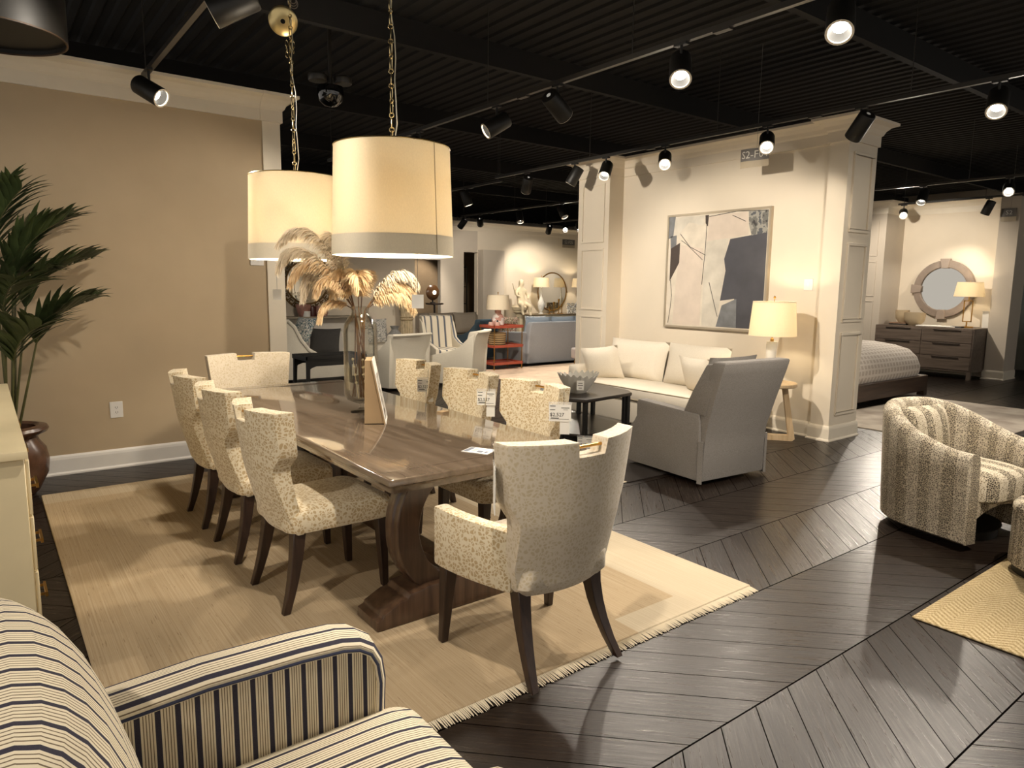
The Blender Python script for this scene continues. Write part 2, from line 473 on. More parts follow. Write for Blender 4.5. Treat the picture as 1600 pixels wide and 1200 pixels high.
def run(m, prof, a, b, z, side):
    """extrude a trim profile along the wall line a-b (2D), sticking out on the given side (unit vector)"""
    ax = [(a[0]+u*side[0], a[1]+u*side[1], z+w) for u, w in prof]; bx = [(b[0]+u*side[0], b[1]+u*side[1], z+w) for u, w in prof]
    n = len(prof)
    return m.add(ax+bx, [tuple(range(n)), tuple(range(2*n-1, n-1, -1))]+[(i, i+n, (i+1) % n+n, (i+1) % n) for i in range(n)])
def crown_run(m, pts, z, prof, sgn=1):
    """mitred trim run along a polyline; it sticks out to the right of travel (sgn=1)"""
    n = len(prof); rings = []
    for i, p in enumerate(pts):
        p = Vector(p); ds = []
        if i > 0: ds.append((p-Vector(pts[i-1])).normalized())
        if i < len(pts)-1: ds.append((Vector(pts[i+1])-p).normalized())
        ns = [Vector((d.y, -d.x))*sgn for d in ds]
        nn = ns[0] if len(ns) == 1 else (ns[0]+ns[1])/(1+ns[0].dot(ns[1]))
        rings.append([(p.x+nn.x*u, p.y+nn.y*u, z+w) for u, w in prof])
    return m.loft(rings)
wall('wall_hall_right', 19.8, 19.95, -4, 22, WALL_GREY, 4.05)
wall('wall_hall_far', -3, 20, 21.8, 21.95, WALL_GREY, 4.05)
# left tan wall with white end post
wall('wall_left', -3, 2.14, 6.54, 6.72, WALL_TAN)
wall('wall_left_end', 2.14, 2.30, 6.53, 6.73, TRIM_W)
m = M(); crown_run(m, [(-3, 6.54), (2.12, 6.54)], WT-0.23, CROWN); crown_run(m, [(2.12, 6.53), (2.30, 6.53), (2.30, 6.73), (2.12, 6.73)], WT-0.23, CROWN)
struct(m.build('trim_crown_left', TRIM_W, smooth=False))
m = M(); crown_run(m, [(-3, 6.54), (2.14, 6.54), (2.14, 6.53), (2.30, 6.53), (2.30, 6.73), (2.14, 6.73)], 0, BASE); struct(m.build('baseboard_left', TRIM_BASE, smooth=False))
# centre wall behind the white sofa
wall('wall_centre', 6.92, 7.41, 3.80, 7.00, WALL_WHITE)
wall('wall_centre_pilaster', 6.85, 7.41, 3.60, 3.80, WALL_WHITE)
wall('wall_centre_pier', 6.66, 7.5, 6.66, 7.25, WALL_WHITE)
m = M(); crown_run(m, [(7.5, 7.25), (6.66, 7.25), (6.66, 6.66), (6.92, 6.66), (6.92, 3.80), (6.85, 3.80), (6.85, 3.60), (7.41, 3.60), (7.41, 3.9)], WT-0.23, CROWN)
struct(m.build('trim_crown_centre', WALL_WHITE, smooth=False))
m = M(); crown_run(m, [(7.5, 7.25), (6.66, 7.25), (6.66, 6.66), (6.92, 6.66), (6.92, 3.80), (6.85, 3.80), (6.85, 3.60), (7.41, 3.60), (7.41, 3.9)], 0, BASE)
struct(m.build('baseboard_centre', TRIM_W, smooth=False))
def frame_on_y(m, x0, x1, z0, z1, y, w=0.022, d=0.014):     # raised panel moulding on a face looking to -Y
    m.box(x0, x1, y-d, y+0.002, z0, z0+w); m.box(x0, x1, y-d, y+0.002, z1-w, z1)
    m.box(x0, x0+w, y-d, y+0.002, z0+w, z1-w); m.box(x1-w, x1, y-d, y+0.002, z0+w, z1-w)
def frame_on_x(m, y0, y1, z0, z1, x, w=0.022, d=0.014):
    m.box(x-d, x+0.002, y0, y1, z0, z0+w); m.box(x-d, x+0.002, y0, y1, z1-w, z1)
    m.box(x-d, x+0.002, y0, y0+w, z0+w, z1-w); m.box(x-d, x+0.002, y1-w, y1, z0+w, z1-w)
m = M()
for z0, z1 in ((0.26, 1.12), (1.22, 2.02), (2.12, 2.90)): frame_on_y(m, 6.94, 7.33, z0, z1, 3.60, 0.03, 0.02)
struct(m.build('trim_panel_end', WALL_WHITE, smooth=False, bevel=0.005, seg=1))
m = M()
for z0, z1 in ((0.26, 1.16), (1.24, 2.06), (2.14, 2.90)): frame_on_x(m, 6.74, 7.17, z0, z1, 6.66)
struct(m.build('trim_panel_pier', WALL_WHITE, smooth=False))
# far wall with two openings, and the room beyond
FY = 15.7
wall('wall_far', 10.78, 18, FY, FY+0.15, WALL_WHITE)
wall('wall_far_middle', 9.62, 10.34, FY, FY+0.15, WALL_GREY)
wall('wall_far_lintel', 10.34, 10.78, FY, FY+0.15, WALL_GREY, z0=2.43)
wall('wall_far_header', 7.2, 9.62, FY, FY+0.15, WALL_GREY, z0=2.20)
wall('wall_partition', 10.80, 11.50, FY-0.25, FY, WALL_GREY, z1=2.5)
wall('wall_beyond', 6, 18, 19.5, 19.6, plain('brown_far_wall', '#9a8468', 0.85), 3.0)
m = M(); crown_run(m, [(7.2, FY), (18, FY)], WT-0.23, CROWN); struct(m.build('trim_crown_far', WALL_WHITE, smooth=False))
# niche on the left behind the dining table
wall('wall_niche', 2.5, 7.05, 12.5, 12.65, WALL_WHITE)
wall('wall_niche_panel', 4.0, 5.66, 12.36, 12.5, plain('pale_wainscot', '#ded7cc', 0.7, var=0.02), z1=0.93)
# bedroom wall on the right
BXW = 14.55
wall('wall_bedroom', BXW, BXW+0.15, 4.70, 10, WALL_WHITE)
wall('wall_bedroom_column', BXW-0.30, BXW+0.25, 4.42, 4.72, WALL_GREY)
wall('wall_bedroom_pilaster', 13.8, BXW, 6.42, 8.2, WALL_GREY)
wall('wall_side_room', 16.5, 16.6, -2, 6, plain('pale_teal_wall', '#b4bcb6', 0.8))
wall('wall_bedroom_header', BXW-0.02, BXW+0.2, 0.0, 4.42, WALL_WHITE, z0=2.5)
m = M(); crown_run(m, [(BXW, 10), (BXW, 8.2), (13.8, 8.2), (13.8, 6.42), (BXW, 6.42), (BXW, 0)], WT-0.23, CROWN); struct(m.build('trim_crown_bedroom', TRIM_W, smooth=False))
m = M(); crown_run(m, [(13.8, 8.2), (13.8, 6.42), (BXW, 6.42), (BXW, 4.72), (BXW-0.30, 4.72), (BXW-0.30, 4.42), (BXW+0.25, 4.42)], 0, BASE); struct(m.build('baseboard_bedroom', TRIM_W, smooth=False))
m = M()
for z0, z1 in ((0.3, 1.35), (1.43, 2.1), (2.2, 2.9)): frame_on_x(m, 6.55, 7.05, z0, z1, 13.8)
struct(m.build('trim_panel_bedroom', WALL_GREY, smooth=False))

# ------------------------------------------------------------------ rugs
def fringe(y0, x0, x1, outw, parent, along='x', mt=None):
    m = M(); rnd = random.Random(3); n = int((x1-x0)/0.0075)
    for i in range(n):
        x = x0+(x1-x0)*(i+0.5)/n; dx = rnd.uniform(-0.006, 0.006); L = outw*rnd.uniform(0.8, 1.05)
        p = [(x, y0, 0.007), (x+dx*0.5, y0-L*0.5, 0.006), (x+dx, y0-L, 0.003)]
        if along == 'y': p = [(b, a, c) for a, b, c in p]
        m.tube(p, [0.0035, 0.003, 0.002], 4)
    return m.build('fringe', mt or plain('fringe_wool', '#d8ccb4', 0.9), parent)
r = thing('area_rug', 'large beige striated wool rug under the dining table, pale border and fringe', 'rug', (0, 0, 0))
Bx(0.252, 3.105, 1.985, 5.92, 0.001, 0.014).build('pile', RUG, r, bevel=0.004, seg=1)
fringe(1.987, 0.26, 3.10, 0.062, r)
tag(Bx(3.43, 6.6, -1.2, 1.325, 0.001, 0.012).build('jute_rug', SISAL, bevel=0.004, seg=1), 'woven herringbone jute rug on the floor in front of the leopard striped swivel chair', 'rug')
m = M(); v0 = len(m.v); m.box(6.85, 11.5, 7.65, 10.46, 0.001, 0.012)
tag(m.build('peach_rug', plain('peach_wool', '#d9c0a6', 0.95, var=0.12, nscale=5)), 'pale peach rug on the floor in front of the blue sofa back', 'rug')
k = N('marbled_bedroom_rug', 0.95); k.col(k.ramp(k.noise(2.2, 6), [(0.35, '#a89a8c'), (0.6, '#cfc4b4')]))
tag(Bx(7.85, 10.9, 2.6, 4.36, 0.001, 0.012).build('bedroom_rug', k.m), 'pale grey and cream marbled rug at the foot of the bed', 'rug')
k = N('dark_wool_rug_mat', 0.95); k.col('#2c2520')
r = thing('dark_rug', 'dark brown rug with fringed end under the black cocktail table', 'rug')
Bx(4.02, 5.75, 3.72, 5.75, 0.001, 0.008).build('pile', k.m, r)
m = fringe(4.02, 3.73, 4.15, 0.13, r, 'y')

# ------------------------------------------------------------------ ceiling tracks and spot lamps
def rail(x, y0, y1, label):
    t = thing('lighting_track', label, 'track', (x, y0, 3.14), 0, 'black lighting tracks')
    L = y1-y0
    Bx(-0.018, 0.018, 0, L, 0, 0.035).build('rail', RAILM, t, smooth=False)
    n = max(2, int(L/1.6)+1)
    for i in range(n):
        M().tube([(0, 0.1+(L-0.2)*i/(n-1), 0.03), (0, 0.1+(L-0.2)*i/(n-1), 0.86)], 0.004, 6).build('hanger', RAILM, t)
    for i in range(max(1, int(L/2.0))):
        Bx(-0.022, 0.022, 0.8+2*i, 0.92+2*i, -0.012, 0).build('connector', RAILM, t, smooth=False)
rail(1.17, 1.2, 6.36, 'black ceiling track nearest the tan wall, over the left dining chairs')
rail(3.80, 0.0, 9.0, 'black ceiling track over the gap between dining table and grey chair')
rail(6.30, 0.8, 8.7, 'black ceiling track in front of the painting wall')
rail(6.56, 8.9, 11.4, 'short black ceiling track past the painting wall, above the red cart')
rail(9.15, 9.9, 14.0, 'black ceiling track above the blue sofa')
rail(11.65, 11.4, 14.0, 'black ceiling track in front of the far mirror wall')
rail(11.65, 2.4, 6.2, 'black ceiling track above the bed')
rail(9.55, 16.2, 17.6, 'short black track beyond the wider opening in the far wall')
rail(11.3, 17.4, 18.9, 'short black track beyond the narrow opening in the far wall')
rail(17.5, 6.0, 10.0, 'added black ceiling track outside the picture, holding extra lamps for the right hall wall')  # unseen track, added to carry two extra lamps that brighten the mirrored hall wall
rail(13.95, 3.4, 6.3, 'black ceiling track in front of the bedroom dresser')
LENS = glow('lit_lamp_lens', '#fff6e6', 22)
INNER = plain('white_lamp_baffle', '#efe4d0', 0.5)
def spot(x, y, tgt, label, power=1.0, angle=70, z=2.98, rail_x=None, blend=0.6):
    t = thing('track_spotlight', label, 'spotlight', (x, y, z), 0, 'track spotlights')
    d = (Vector(tgt)-Vector((x, y, z))).normalized()
    q = Vector((0, 0, -1)).rotation_difference(d).to_matrix().to_4x4()
    m = M(); m.lathe([(0.02, 0.125), (0.066, 0.12), (0.072, 0.11), (0.074, -0.115), (0.071, -0.12), (0.066, -0.115), (0.066, -0.085), (0.064, -0.084)], 22, cap=False)
    m.xf(q); m.build('lamp_body', BLACKM, t)
    m = M().lathe([(0.0705, -0.1195), (0.0715, -0.122), (0.0600, -0.122), (0.0605, -0.110)], 22, cap=False); m.xf(q); m.build('rim', INNER, t)
    m = M().lathe([(0.0605, -0.110), (0.054, -0.082), (0.040, -0.060)], 22, cap=False); m.xf(q); m.build('baffle', BLACKM, t)
    m = M().lathe([(0.0, -0.060), (0.041, -0.061)], 20, cap=False); m.xf(q); m.build('lens', LENS, t, fix=False)
    m = M(); m.tube([(0, 0, 0.05), (0, 0, 0.165)], 0.010, 8); m.box(-0.02, 0.02, -0.05, 0.05, 0.145, 0.163); m.build('stem', BLACKM, t)
    if power > 0:
        ld = bpy.data.lights.new('spot_beam', 'SPOT'); ld.energy = SPOT_W*power; ld.color = WARM; ld.spot_size = R(angle); ld.spot_blend = blend; ld.shadow_soft_size = 0.045
        lo = bpy.data.objects.new('spot_beam', ld); COL.objects.link(lo); lo.parent = t
        lo.matrix_local = tr(*(d*0.125)) @ Vector((0, 0, -1)).rotation_difference(d).to_matrix().to_4x4()
    return t
SL = [  # x, y, target, label, power, cone
 (1.15, 6.06, (2.9, 3.7, 1.35), 'lit black spotlight hanging in front of the tan wall crown moulding', 1.0, 80),
 (1.17, 3.95, (-0.2, 4.65, 2.2), 'lit black spotlight cut by the top edge, beside the brass canopy', 0.8, 85),
 (3.82, 5.27, (1.4, 6.0, 1.4), 'lit spotlight to the right of the near pendant shade', 1.0, 75),
 (3.80, 4.42, (6.90, 4.95, 1.15), 'dark spotlight seen from behind, between the two nearest ones, aimed at the sofa', 2.1, 72),
 (3.80, 3.18, (1.9, 1.5, 0.3), 'lit spotlight facing the camera above the grey chair', 0.95, 85),
 (3.78, 2.09, (1.6, 0.9, 0.2), 'big glaring spotlight near the top edge', 1.0, 85),
 (6.30, 2.18, (3.6, 1.4, 0.2), 'glaring spotlight at the right edge, higher of the two there', 2.0, 80),
 (6.30, 4.15, (2.9, 1.9, 0.2), 'lit spotlight in front of the hanging aisle sign', 1.1, 80),
 (6.30, 5.44, (3.2, 2.8, 0.3), 'lit spotlight above the left half of the painting', 1.0, 80),
 (6.30, 6.38, (3.9, 4.9, 0.3), 'lit spotlight in front of the wall pier left of the painting', 1.2, 80),
 (6.30, 6.95, (5.4, 8.4, 0.1), 'dark bodied spotlight just left of the wall pier', 0.9, 75),
 (6.30, 3.23, (6.95, 4.9, 1.2), 'spotlight turned away from the camera in front of the wall corner crown', 0.14, 80),
 (6.32, 7.97, (7.6, 10.4, 0.3), 'spotlight with visible white rim, second one left of the wall pier', 1.4, 85),
 (6.56, 9.89, (7.4, 9.4, 0.3), 'spotlight aimed to the right, near the right edge of the near pendant shade', 0.8, 80),
 (9.15, 11.77, (8.6, 10.4, 0.2), 'thin lit spotlight seen edge on above the blue sofa', 1.0, 80),
 (9.14, 10.41, (9.3, 8.5, 0.2), 'lit spotlight above the blue sofa back', 1.0, 80),
 (9.13, 13.92, (8.6, 15.5, 1.2), 'dark spotlight aimed down at the far wall, left one of the pair', 1.2, 80),
 (9.16, 13.24, (10.9, 15.5, 1.5), 'dark spotlight aimed down at the far wall, right one of the pair', 1.2, 80),
 (11.64, 13.14, (8.5, 9.5, 0.3), 'small glaring spotlight over the far aisle sign', 0.8, 80),
 (11.66, 12.67, (10.5, 10.5, 0.3), 'small spotlight cut off by the wall pier edge', 0.8, 80),
 (11.64, 13.76, (12.6, 15.6, 1.3), 'small dark spotlight aimed away at the round gold mirror', 1.4, 80),
 (13.95, 6.20, (8.0, 3.4, 0.2), 'glaring spotlight beside the bedroom pilaster', 1.8, 75),
 (11.66, 4.92, (9.8, 4.6, 0.5), 'small spotlight with thin lit rim above the bed', 1.0, 85),
 (11.64, 3.78, (6.5, 2.1, 0.2), 'glaring spotlight at the right edge, lower of the two there', 1.8, 75),
 (13.96, 4.81, (14.2, 5.9, 0.6), 'grey bodied spotlight aimed right beside the small hanging sign', 0.4, 85)]
for x, y, tg, lb, pw, an in SL: spot(x, y, tg, lb, pw, an)
# unseen lamps added to brighten chairs, pier, walls and the far mirror's reflection
for x, y, tg, pw in ((1.17, 1.6, (1.8, 2.1, 0.5), 1.0), (1.17, 2.6, (0.5, 5.4, 0.5), 1.0), (3.80, 0.6, (4.9, 3.1, 0.5), 1.6), (3.80, 6.6, (6.6, 7.0, 1.7), 1.2), (3.80, 7.5, (5.4, 9.6, 0.6), 1.4),
                     (6.30, 1.2, (7.1, 3.6, 1.0), 0.3), (-1.4, 1.4, (0.2, 1.7, 0.7), 0.9), (11.65, 5.9, (14.5, 5.8, 1.4), 1.6), (17.5, 9.2, (19.8, 8.6, 1.5), 1.6), (17.5, 7.2, (19.8, 7.0, 1.5), 1.6)):
    spot(x, y, tg, 'added black ceiling spotlight hidden behind a pendant shade or wall end' if (x, y) in ((3.80, 6.6), (3.80, 7.5), (11.65, 5.9)) else 'added black ceiling spotlight hanging unseen outside the picture', pw, 80)

# ------------------------------------------------------------------ dining table
def interp(pts, z):
    if z <= pts[0][0]: return pts[0][1]
    for (a, va), (b, vb) in zip(pts, pts[1:]):
        if z <= b: return va+(vb-va)*(z-a)/(b-a)
    return pts[-1][1]
TX, TY0, TY1, TZ = 1.82, 2.47, 5.46, 0.76
t = thing('dining_table', 'long dark walnut trestle dining table with glossy top on the beige rug', 'table', (TX, (TY0+TY1)/2, 0))
HY = (TY1-TY0)/2; HX = 0.548
m = M(); rings = []
for ins, z in ((0.035, 0.692), (0.02, 0.697), (0.018, 0.722), (0.012, 0.728), (0.0, 0.735), (0.0, 0.750), (0.004, 0.757), (0.012, TZ)):
    rings.append([(x, y, z) for x, y in rrect(HX-ins, HY-ins, 0.012, 3)])
m.loft(rings); m.build('tabletop', TABLEW, t)
JOINT = plain('joint_line', '#2c1e15', 0.3)
for s in (-1, 1):
    Bx(-HX+0.02, HX-0.02, s*(HY-0.125)-0.0012, s*(HY-0.125)+0.0012, TZ-0.001, TZ+0.0006).build('breadboard_joint', JOINT, t, smooth=False)
def lyre(y):
    """one trestle: two C shaped uprights facing each other, on a stepped sled foot"""
    for s in (-1, 1):
        m = M(); rings = []
        n = 22
        for i in range(n+1):
            a = -PI/2*0.86+PI*0.86*i/n
            z = 0.425+0.30*math.sin(a)/math.sin(PI/2*0.86)
            cx = s*(0.120+0.275*(math.cos(a)-math.cos(PI/2*0.86)))
            w = 0.056+0.016*abs(math.sin(a)); 
            nx, nz = s*math.cos(a), math.sin(a)*0.9
            o = []
            for dw, dy in ((1, -0.062), (1, -0.025), (1.14, -0.016), (1.14, 0.016), (1, 0.025), (1, 0.062), (-1, 0.062), (-1, 0.025), (-1.14, 0.016), (-1.14, -0.016), (-1, -0.025), (-1, -0.062)):
                o.append((cx+nx*w*dw, y+dy, max(0.145, min(0.70, z+nz*w*dw*0.7))))
            rings.append(o)
        m.loft(rings); m.build('upright', TABLED, t, bevel=0.004, seg=1)
    poly = [(0.52, 0.015), (0.52, 0.06), (0.49, 0.07), (0.485, 0.085), (0.40, 0.125), (0.365, 0.128), (0.35, 0.15), (0.28, 0.158), (0.26, 0.165)]
    poly = [(-a, b) for a, b in poly]+[(a, b) for a, b in reversed(poly)]
    m = M().prism(poly, y-0.105, y+0.105, 'y'); m.build('sled_foot', TABLED, t, bevel=0.006)
    Bx(-0.40, 0.40, y-0.07, y+0.07, 0.655, 0.695).build('cleat', TABLED, t, bevel=0.006)
Y1T = 2.77-(TY0+TY1)/2
lyre(Y1T); lyre(-Y1T)
Bx(-0.055, 0.055, Y1T+0.1, -Y1T-0.1, 0.105, 0.165).build('stretcher', TABLED, t, bevel=0.006)

# ------------------------------------------------------------------ dining chairs
def make_back(hw, z0, zt, bow, y0, lean, th, notch_w, notch_d, zmid=0.80):
    wt = interp(hw, zt); nu = notch_w/wt
    us = [-1, -0.9, -0.7, -0.5, -0.35, -nu-0.02, -nu, -nu*0.4, nu*0.4, nu, nu+0.02, 0.35, 0.5, 0.7, 0.9, 1]
    zs = sorted(set([z0, z0+0.012, z0+0.05, 0.45, 0.50, 0.55, 0.60, 0.64]+[z for z, _ in hw if z > z0]+[0.84, 0.88, 0.915, zt-0.015, zt]))
    def pt(u, z, back):
        zt_u = zt-(notch_d if abs(u) < nu+0.001 else 0)
        zz = z if z < zmid else zmid+(z-zmid)*(zt_u-zmid)/(zt-zmid)
        w = interp(hw, zz)
        x = u*w
        yc = y0-lean*max(0, (zz-0.42))/0.55
        y = yc+bow*(x/0.28)**2
        tuck = 0.0 if zz > z0+0.04 else 0.02*(1-(zz-z0)/0.04)
        if back: y -= th*(0.55+0.45*min(1, (zz-z0)/0.3)) - tuck
        return (x, y, zz)
    return M().shell(lambda u, v: pt(u, v, False), lambda u, v: pt(u, v, True), us, zs)
def leg(m, top, bot, a, b, mid=None, n=5):
    rings = []
    for i in range(n+1):
        q = i/n; p = Vector(top).lerp(Vector(bot), q)
        if mid: p += Vector(mid)*(4*q*(1-q))
        h = a+(b-a)*q
        rings.append([(p.x-h, p.y-h, p.z), (p.x+h, p.y-h, p.z), (p.x+h, p.y+h, p.z), (p.x-h, p.y+h, p.z)])
    return m.loft(rings)
SIDE_GRP = 'dining chairs along the table sides'
def side_chair(label, loc, rz):
    c = thing('dining_chair', label, 'chair', loc, rz, SIDE_GRP)
    hw = [(0.36, 0.225), (0.44, 0.222), (0.55, 0.205), (0.66, 0.198), (0.70, 0.205), (0.745, 0.245), (0.765, 0.258), (0.955, 0.272)]
    make_back(hw, 0.372, 0.965, 0.075, -0.215, 0.075, 0.085, 0.062, 0.062).build('backrest', SKIN, c, bevel=0.012, seg=2, ang=50)
    M().tube([(-0.068, -0.330, 0.935), (0.068, -0.330, 0.935)], 0.0065, 8).build('brass_bar', BRASS, c)
    m = M(); rings = []
    for ins, z in ((0.025, 0.372), (0.006, 0.38), (0, 0.40), (0.0, 0.455), (0.012, 0.478), (0.045, 0.492), (0.11, 0.499), (0.19, 0.501)):
        o = []
        for x, y in rrect(1, 1, 0.28, 6):
            hx = (0.235+0.030*(y+1)/2)-ins; hy = 0.275-ins
            o.append((x*hx, 0.030+y*hy, z+(0.012*(1-abs(x)) if ins < 0.02 and z < 0.41 else 0)))
        rings.append(o)
    m.loft(rings); m.build('seat', SKIN, c)
    for s in (-1, 1):
        m = leg(M(), (s*0.200, 0.245, 0.39), (s*0.205, 0.262, 0.0), 0.028, 0.016); m.build('leg', LEGW, c, bevel=0.003, seg=1)
        m = leg(M(), (s*0.180, -0.180, 0.39), (s*0.212, -0.262, 0.0), 0.031, 0.017, (0, 0.012, 0)); m.build('leg', LEGW, c, bevel=0.003, seg=1)
    return c
Z0 = 0.0145
sc0 = side_chair('spotted cream dining chair on the left table side, nearest the striped armchair', (1.290, 3.30, Z0), R(-88))
dup(sc0, (1.290, 4.035, Z0), R(-90), 'spotted cream dining chair on the left table side, the middle one of three')
dup(sc0, (1.290, 4.72, Z0), R(-91), 'spotted cream dining chair on the left table side, nearest the tan wall')
dup(sc0, (2.340, 3.18, Z0), R(91), 'spotted cream dining chair across the table, nearest the black cocktail table')
dup(sc0, (2.335, 3.86, Z0), R(90), 'spotted cream dining chair across the table, the middle of the three tagged ones')
dup(sc0, (2.330, 4.56, Z0), R(89), 'spotted cream dining chair across the table, beside the picture stand')
def arm_chair(label, loc, rz):
    c = thing('dining_armchair', label, 'chair', loc, rz, 'dining armchairs at the table ends')
    hw = [(0.34, 0.20), (0.38, 0.235), (0.46, 0.252), (0.60, 0.256), (0.66, 0.262), (0.70, 0.285), (0.735, 0.303), (0.955, 0.325)]
    make_back(hw, 0.335, 0.965, 0.085, -0.195, 0.075, 0.085, 0.068, 0.060).build('backrest', SKIN_PALE, c, bevel=0.012, seg=2, ang=50)
    M().tube([(-0.074, -0.312, 0.938), (0.074, -0.312, 0.938)], 0.0065, 8).build('brass_bar', BRASS, c)
    m = M(); rings = []
    for ins, z in ((0.02, 0.35), (0, 0.375), (0.0, 0.445), (0.012, 0.468), (0.045, 0.482), (0.11, 0.489), (0.19, 0.491)):
        o = []
        for x, y in rrect(1, 1, 0.25, 6):
            hx = (0.235+0.030*(y+1)/2)-ins; hy = 0.265-ins
            o.append((x*hx, 0.035+y*hy, z))
        rings.append(o)
    m.loft(rings); m.build('seat', SKIN_PALE, c)
    for s in (-1, 1):
        m = M(); rings = []
        for i in range(9):
            q = i/8
            cx = s*(0.214+0.094*math.sin(q*PI/2)); cy = -0.150+0.405*q
            zt = 0.598+0.020*q; zb = 0.350+0.012*q
            dx, dy = s*0.148*math.cos(q*PI/2), 0.405
            l = math.hypot(dx, dy); nx, ny = dy/l*s, -dx/l*s
            h = 0.034
            rings.append([(cx-nx*h, cy-ny*h, zb), (cx+nx*h, cy+ny*h, zb), (cx+nx*h, cy+ny*h, zt), (cx-nx*h, cy-ny*h, zt)])
        m.loft(rings); m.build('arm', SKIN, c, bevel=0.014, seg=2)
        m = leg(M(), (s*0.285, 0.222, 0.36), (s*0.300, 0.245, 0.0), 0.030, 0.016); m.build('leg', LEGW, c, bevel=0.003, seg=1)
        m = leg(M(), (s*0.190, -0.150, 0.37), (s*0.228, -0.290, 0.0), 0.032, 0.017, (-s*0.010, 0.028, 0)); m.build('leg', LEGW, c, bevel=0.003, seg=1)
    return c
ac0 = arm_chair('pale dining armchair seen from behind at the near table end', (1.80, 2.19, Z0), R(0))
dup(ac0, (1.71, 5.57, Z0), R(180), 'pale dining armchair at the far table end, in front of the tan wall')

# ------------------------------------------------------------------ pendants
def pendant(loc, label, chain_top, canopy=False, seam=0.0):
    p = thing('pendant_lamp', label, 'pendant lamp', loc, 0, 'drum pendant lamps over the dining table')
    rb, rt, h, bh = 0.327, 0.307, 0.567, 0.100
    rz = rb-(rb-rt)*bh/h
    n = 64
    M().lathe([(rz-0.004, bh), (rz, bh), (rt, h), (rt-0.004, h), (rz-0.004, bh)], n, cap=False).build('lamp_shade', SHADE, p)
    M().lathe([(rb-0.004, 0), (rb, 0), (rz+0.002, bh+0.002), (rz-0.002, bh+0.002), (rb-0.004, 0)], n, cap=False).build('shade_band', SHADE_BAND, p)
    m = M(); a = seam; q = 0.003
    m.tube([(math.cos(a)*(rb+q), math.sin(a)*(rb+q), 0.003), (math.cos(a)*(rt+q), math.sin(a)*(rt+q), h)], 0.002, 5); m.build('seam', plain('seam_tape', '#a59a80', 0.9), p)
    m = M(); m.ring((0, 0, h), rt-0.001, 0.004, 'z', n, 6)
    for k in range(3):
        a = 2*PI*k/3+0.4; m.tube([(0, 0, h-0.02), (math.cos(a)*rt, math.sin(a)*rt, h-0.003)], 0.003, 5)
    m.build('spider_ring', CHROME, p)
    m = M().lathe([(0.0, h-0.16), (0.02, h-0.15), (0.02, h-0.04), (0.008, h-0.03), (0.008, h+0.03), (0.0, h+0.03)], 12)
    for k in range(3):
        a = 2*PI*k/3; m.tube([(0, 0, h-0.13), (0.07*math.cos(a), 0.07*math.sin(a), h-0.15), (0.08*math.cos(a), 0.08*math.sin(a), h-0.20)], 0.006, 6)
    m.build('socket_cluster', BRASS, p)
    bg = glow('pendant_bulb_glow', '#ffdca0', 10)
    for k in range(3):
        a = 2*PI*k/3; m = M().lathe([(0.0, h-0.34), (0.02, h-0.335), (0.034, h-0.30), (0.030, h-0.26), (0.014, h-0.22), (0.012, h-0.20)], 12, (0.08*math.cos(a), 0.08*math.sin(a))); m.build('bulb', bg, p)
    m = M(); z = h+0.03; k = 0
    while z < chain_top:
        if k % 2 == 0:                          # long open link
            L = 0.060; o = [(0.009, 0, 0.004), (0.006, 0, 0), (-0.006, 0, 0), (-0.009, 0, 0.004), (-0.009, 0, L-0.004), (-0.006, 0, L), (0.006, 0, L), (0.009, 0, L-0.004)]
            s0 = len(m.v); m.tube([(a, b, c+z) for a, b, c in o]+[(o[0][0], 0, o[0][2]+z)], 0.0026, 6); m.xf(rot('Z', 35+25*math.sin(k)), s0); z += L-0.004
        else:                                   # small round link
            s0 = len(m.v); m.ring((0, 0, z+0.010), 0.0125, 0.0028, 'y', 12, 6); m.xf(rot('Z', -50+30*math.sin(k*2.1)), s0); z += 0.018
        k += 1
    m.build('chain', CHROME, p)
    pts = []; z = h+0.02; i = 0
    while z < chain_top:
        pts.append((0.016+0.010*math.sin(i*1.7)+0.012*math.sin(i*0.6), 0.006*math.cos(i*1.3), z)); z += 0.11; i += 1
    M().tube(pts, 0.0028, 6).build('power_cord', plain('clear_cord', '#cfc6ae', 0.4), p)
    if canopy:
        m = M().lathe([(0.016, 0.014), (0.03, 0.013), (0.085, 0.010), (0.096, 0.0), (0.094, -0.002), (0.03, 0.004), (0.016, 0.006), (0.016, 0.014)], 36, cap=False)
        m.xf(tr(-0.03, 0.05, 1.60) @ Vector((0, 0, 1)).rotation_difference(Vector((-0.40, -0.75, -0.45)).normalized()).to_matrix().to_4x4()); m.build('canopy_plate', plain('pale_brass_plate', '#d9c48f', 0.3, 1.0), p)
        m = M()
        for cxx, l in ((-0.025, 0.12), (0.0, 0.16), (0.022, 0.10)):
            for kk in range(int(l/0.036)):
                s0 = len(m.v); m.ring((0, 0, 0), 0.011, 0.0024, 'y', 8, 5); m.xf(tr(cxx, 0.012, 1.45-0.036*kk) @ rot('Z', 90*(kk % 2)) @ Matrix.Diagonal((0.8, 1, 1.9, 1)), s0)
        m.build('spare_chain', CHROME, p)
        m = M()
        for kk in range(3): m.ring((0.03, 0.02, 1.72+0.01*kk), 0.035-0.006*kk, 0.0026, 'y', 14, 5)
        m.tube([(0, 0, 1.60), (0.02, 0.02, 1.75), (0.0, 0.0, 1.9), (0.03, 0.0, 2.15)], 0.0026, 5)
        m.build('coiled_wire', plain('coiled_steel_wire', '#8d8578', 0.4, 0.5), p)
    ld = bpy.data.lights.new('pendant_light', 'POINT'); ld.energy = 44; ld.color = (1.0, 0.90, 0.74); ld.shadow_soft_size = 0.06
    lo = bpy.data.objects.new('pendant_light', ld); COL.objects.link(lo); lo.parent = p; lo.location = (0, 0, 0.25)
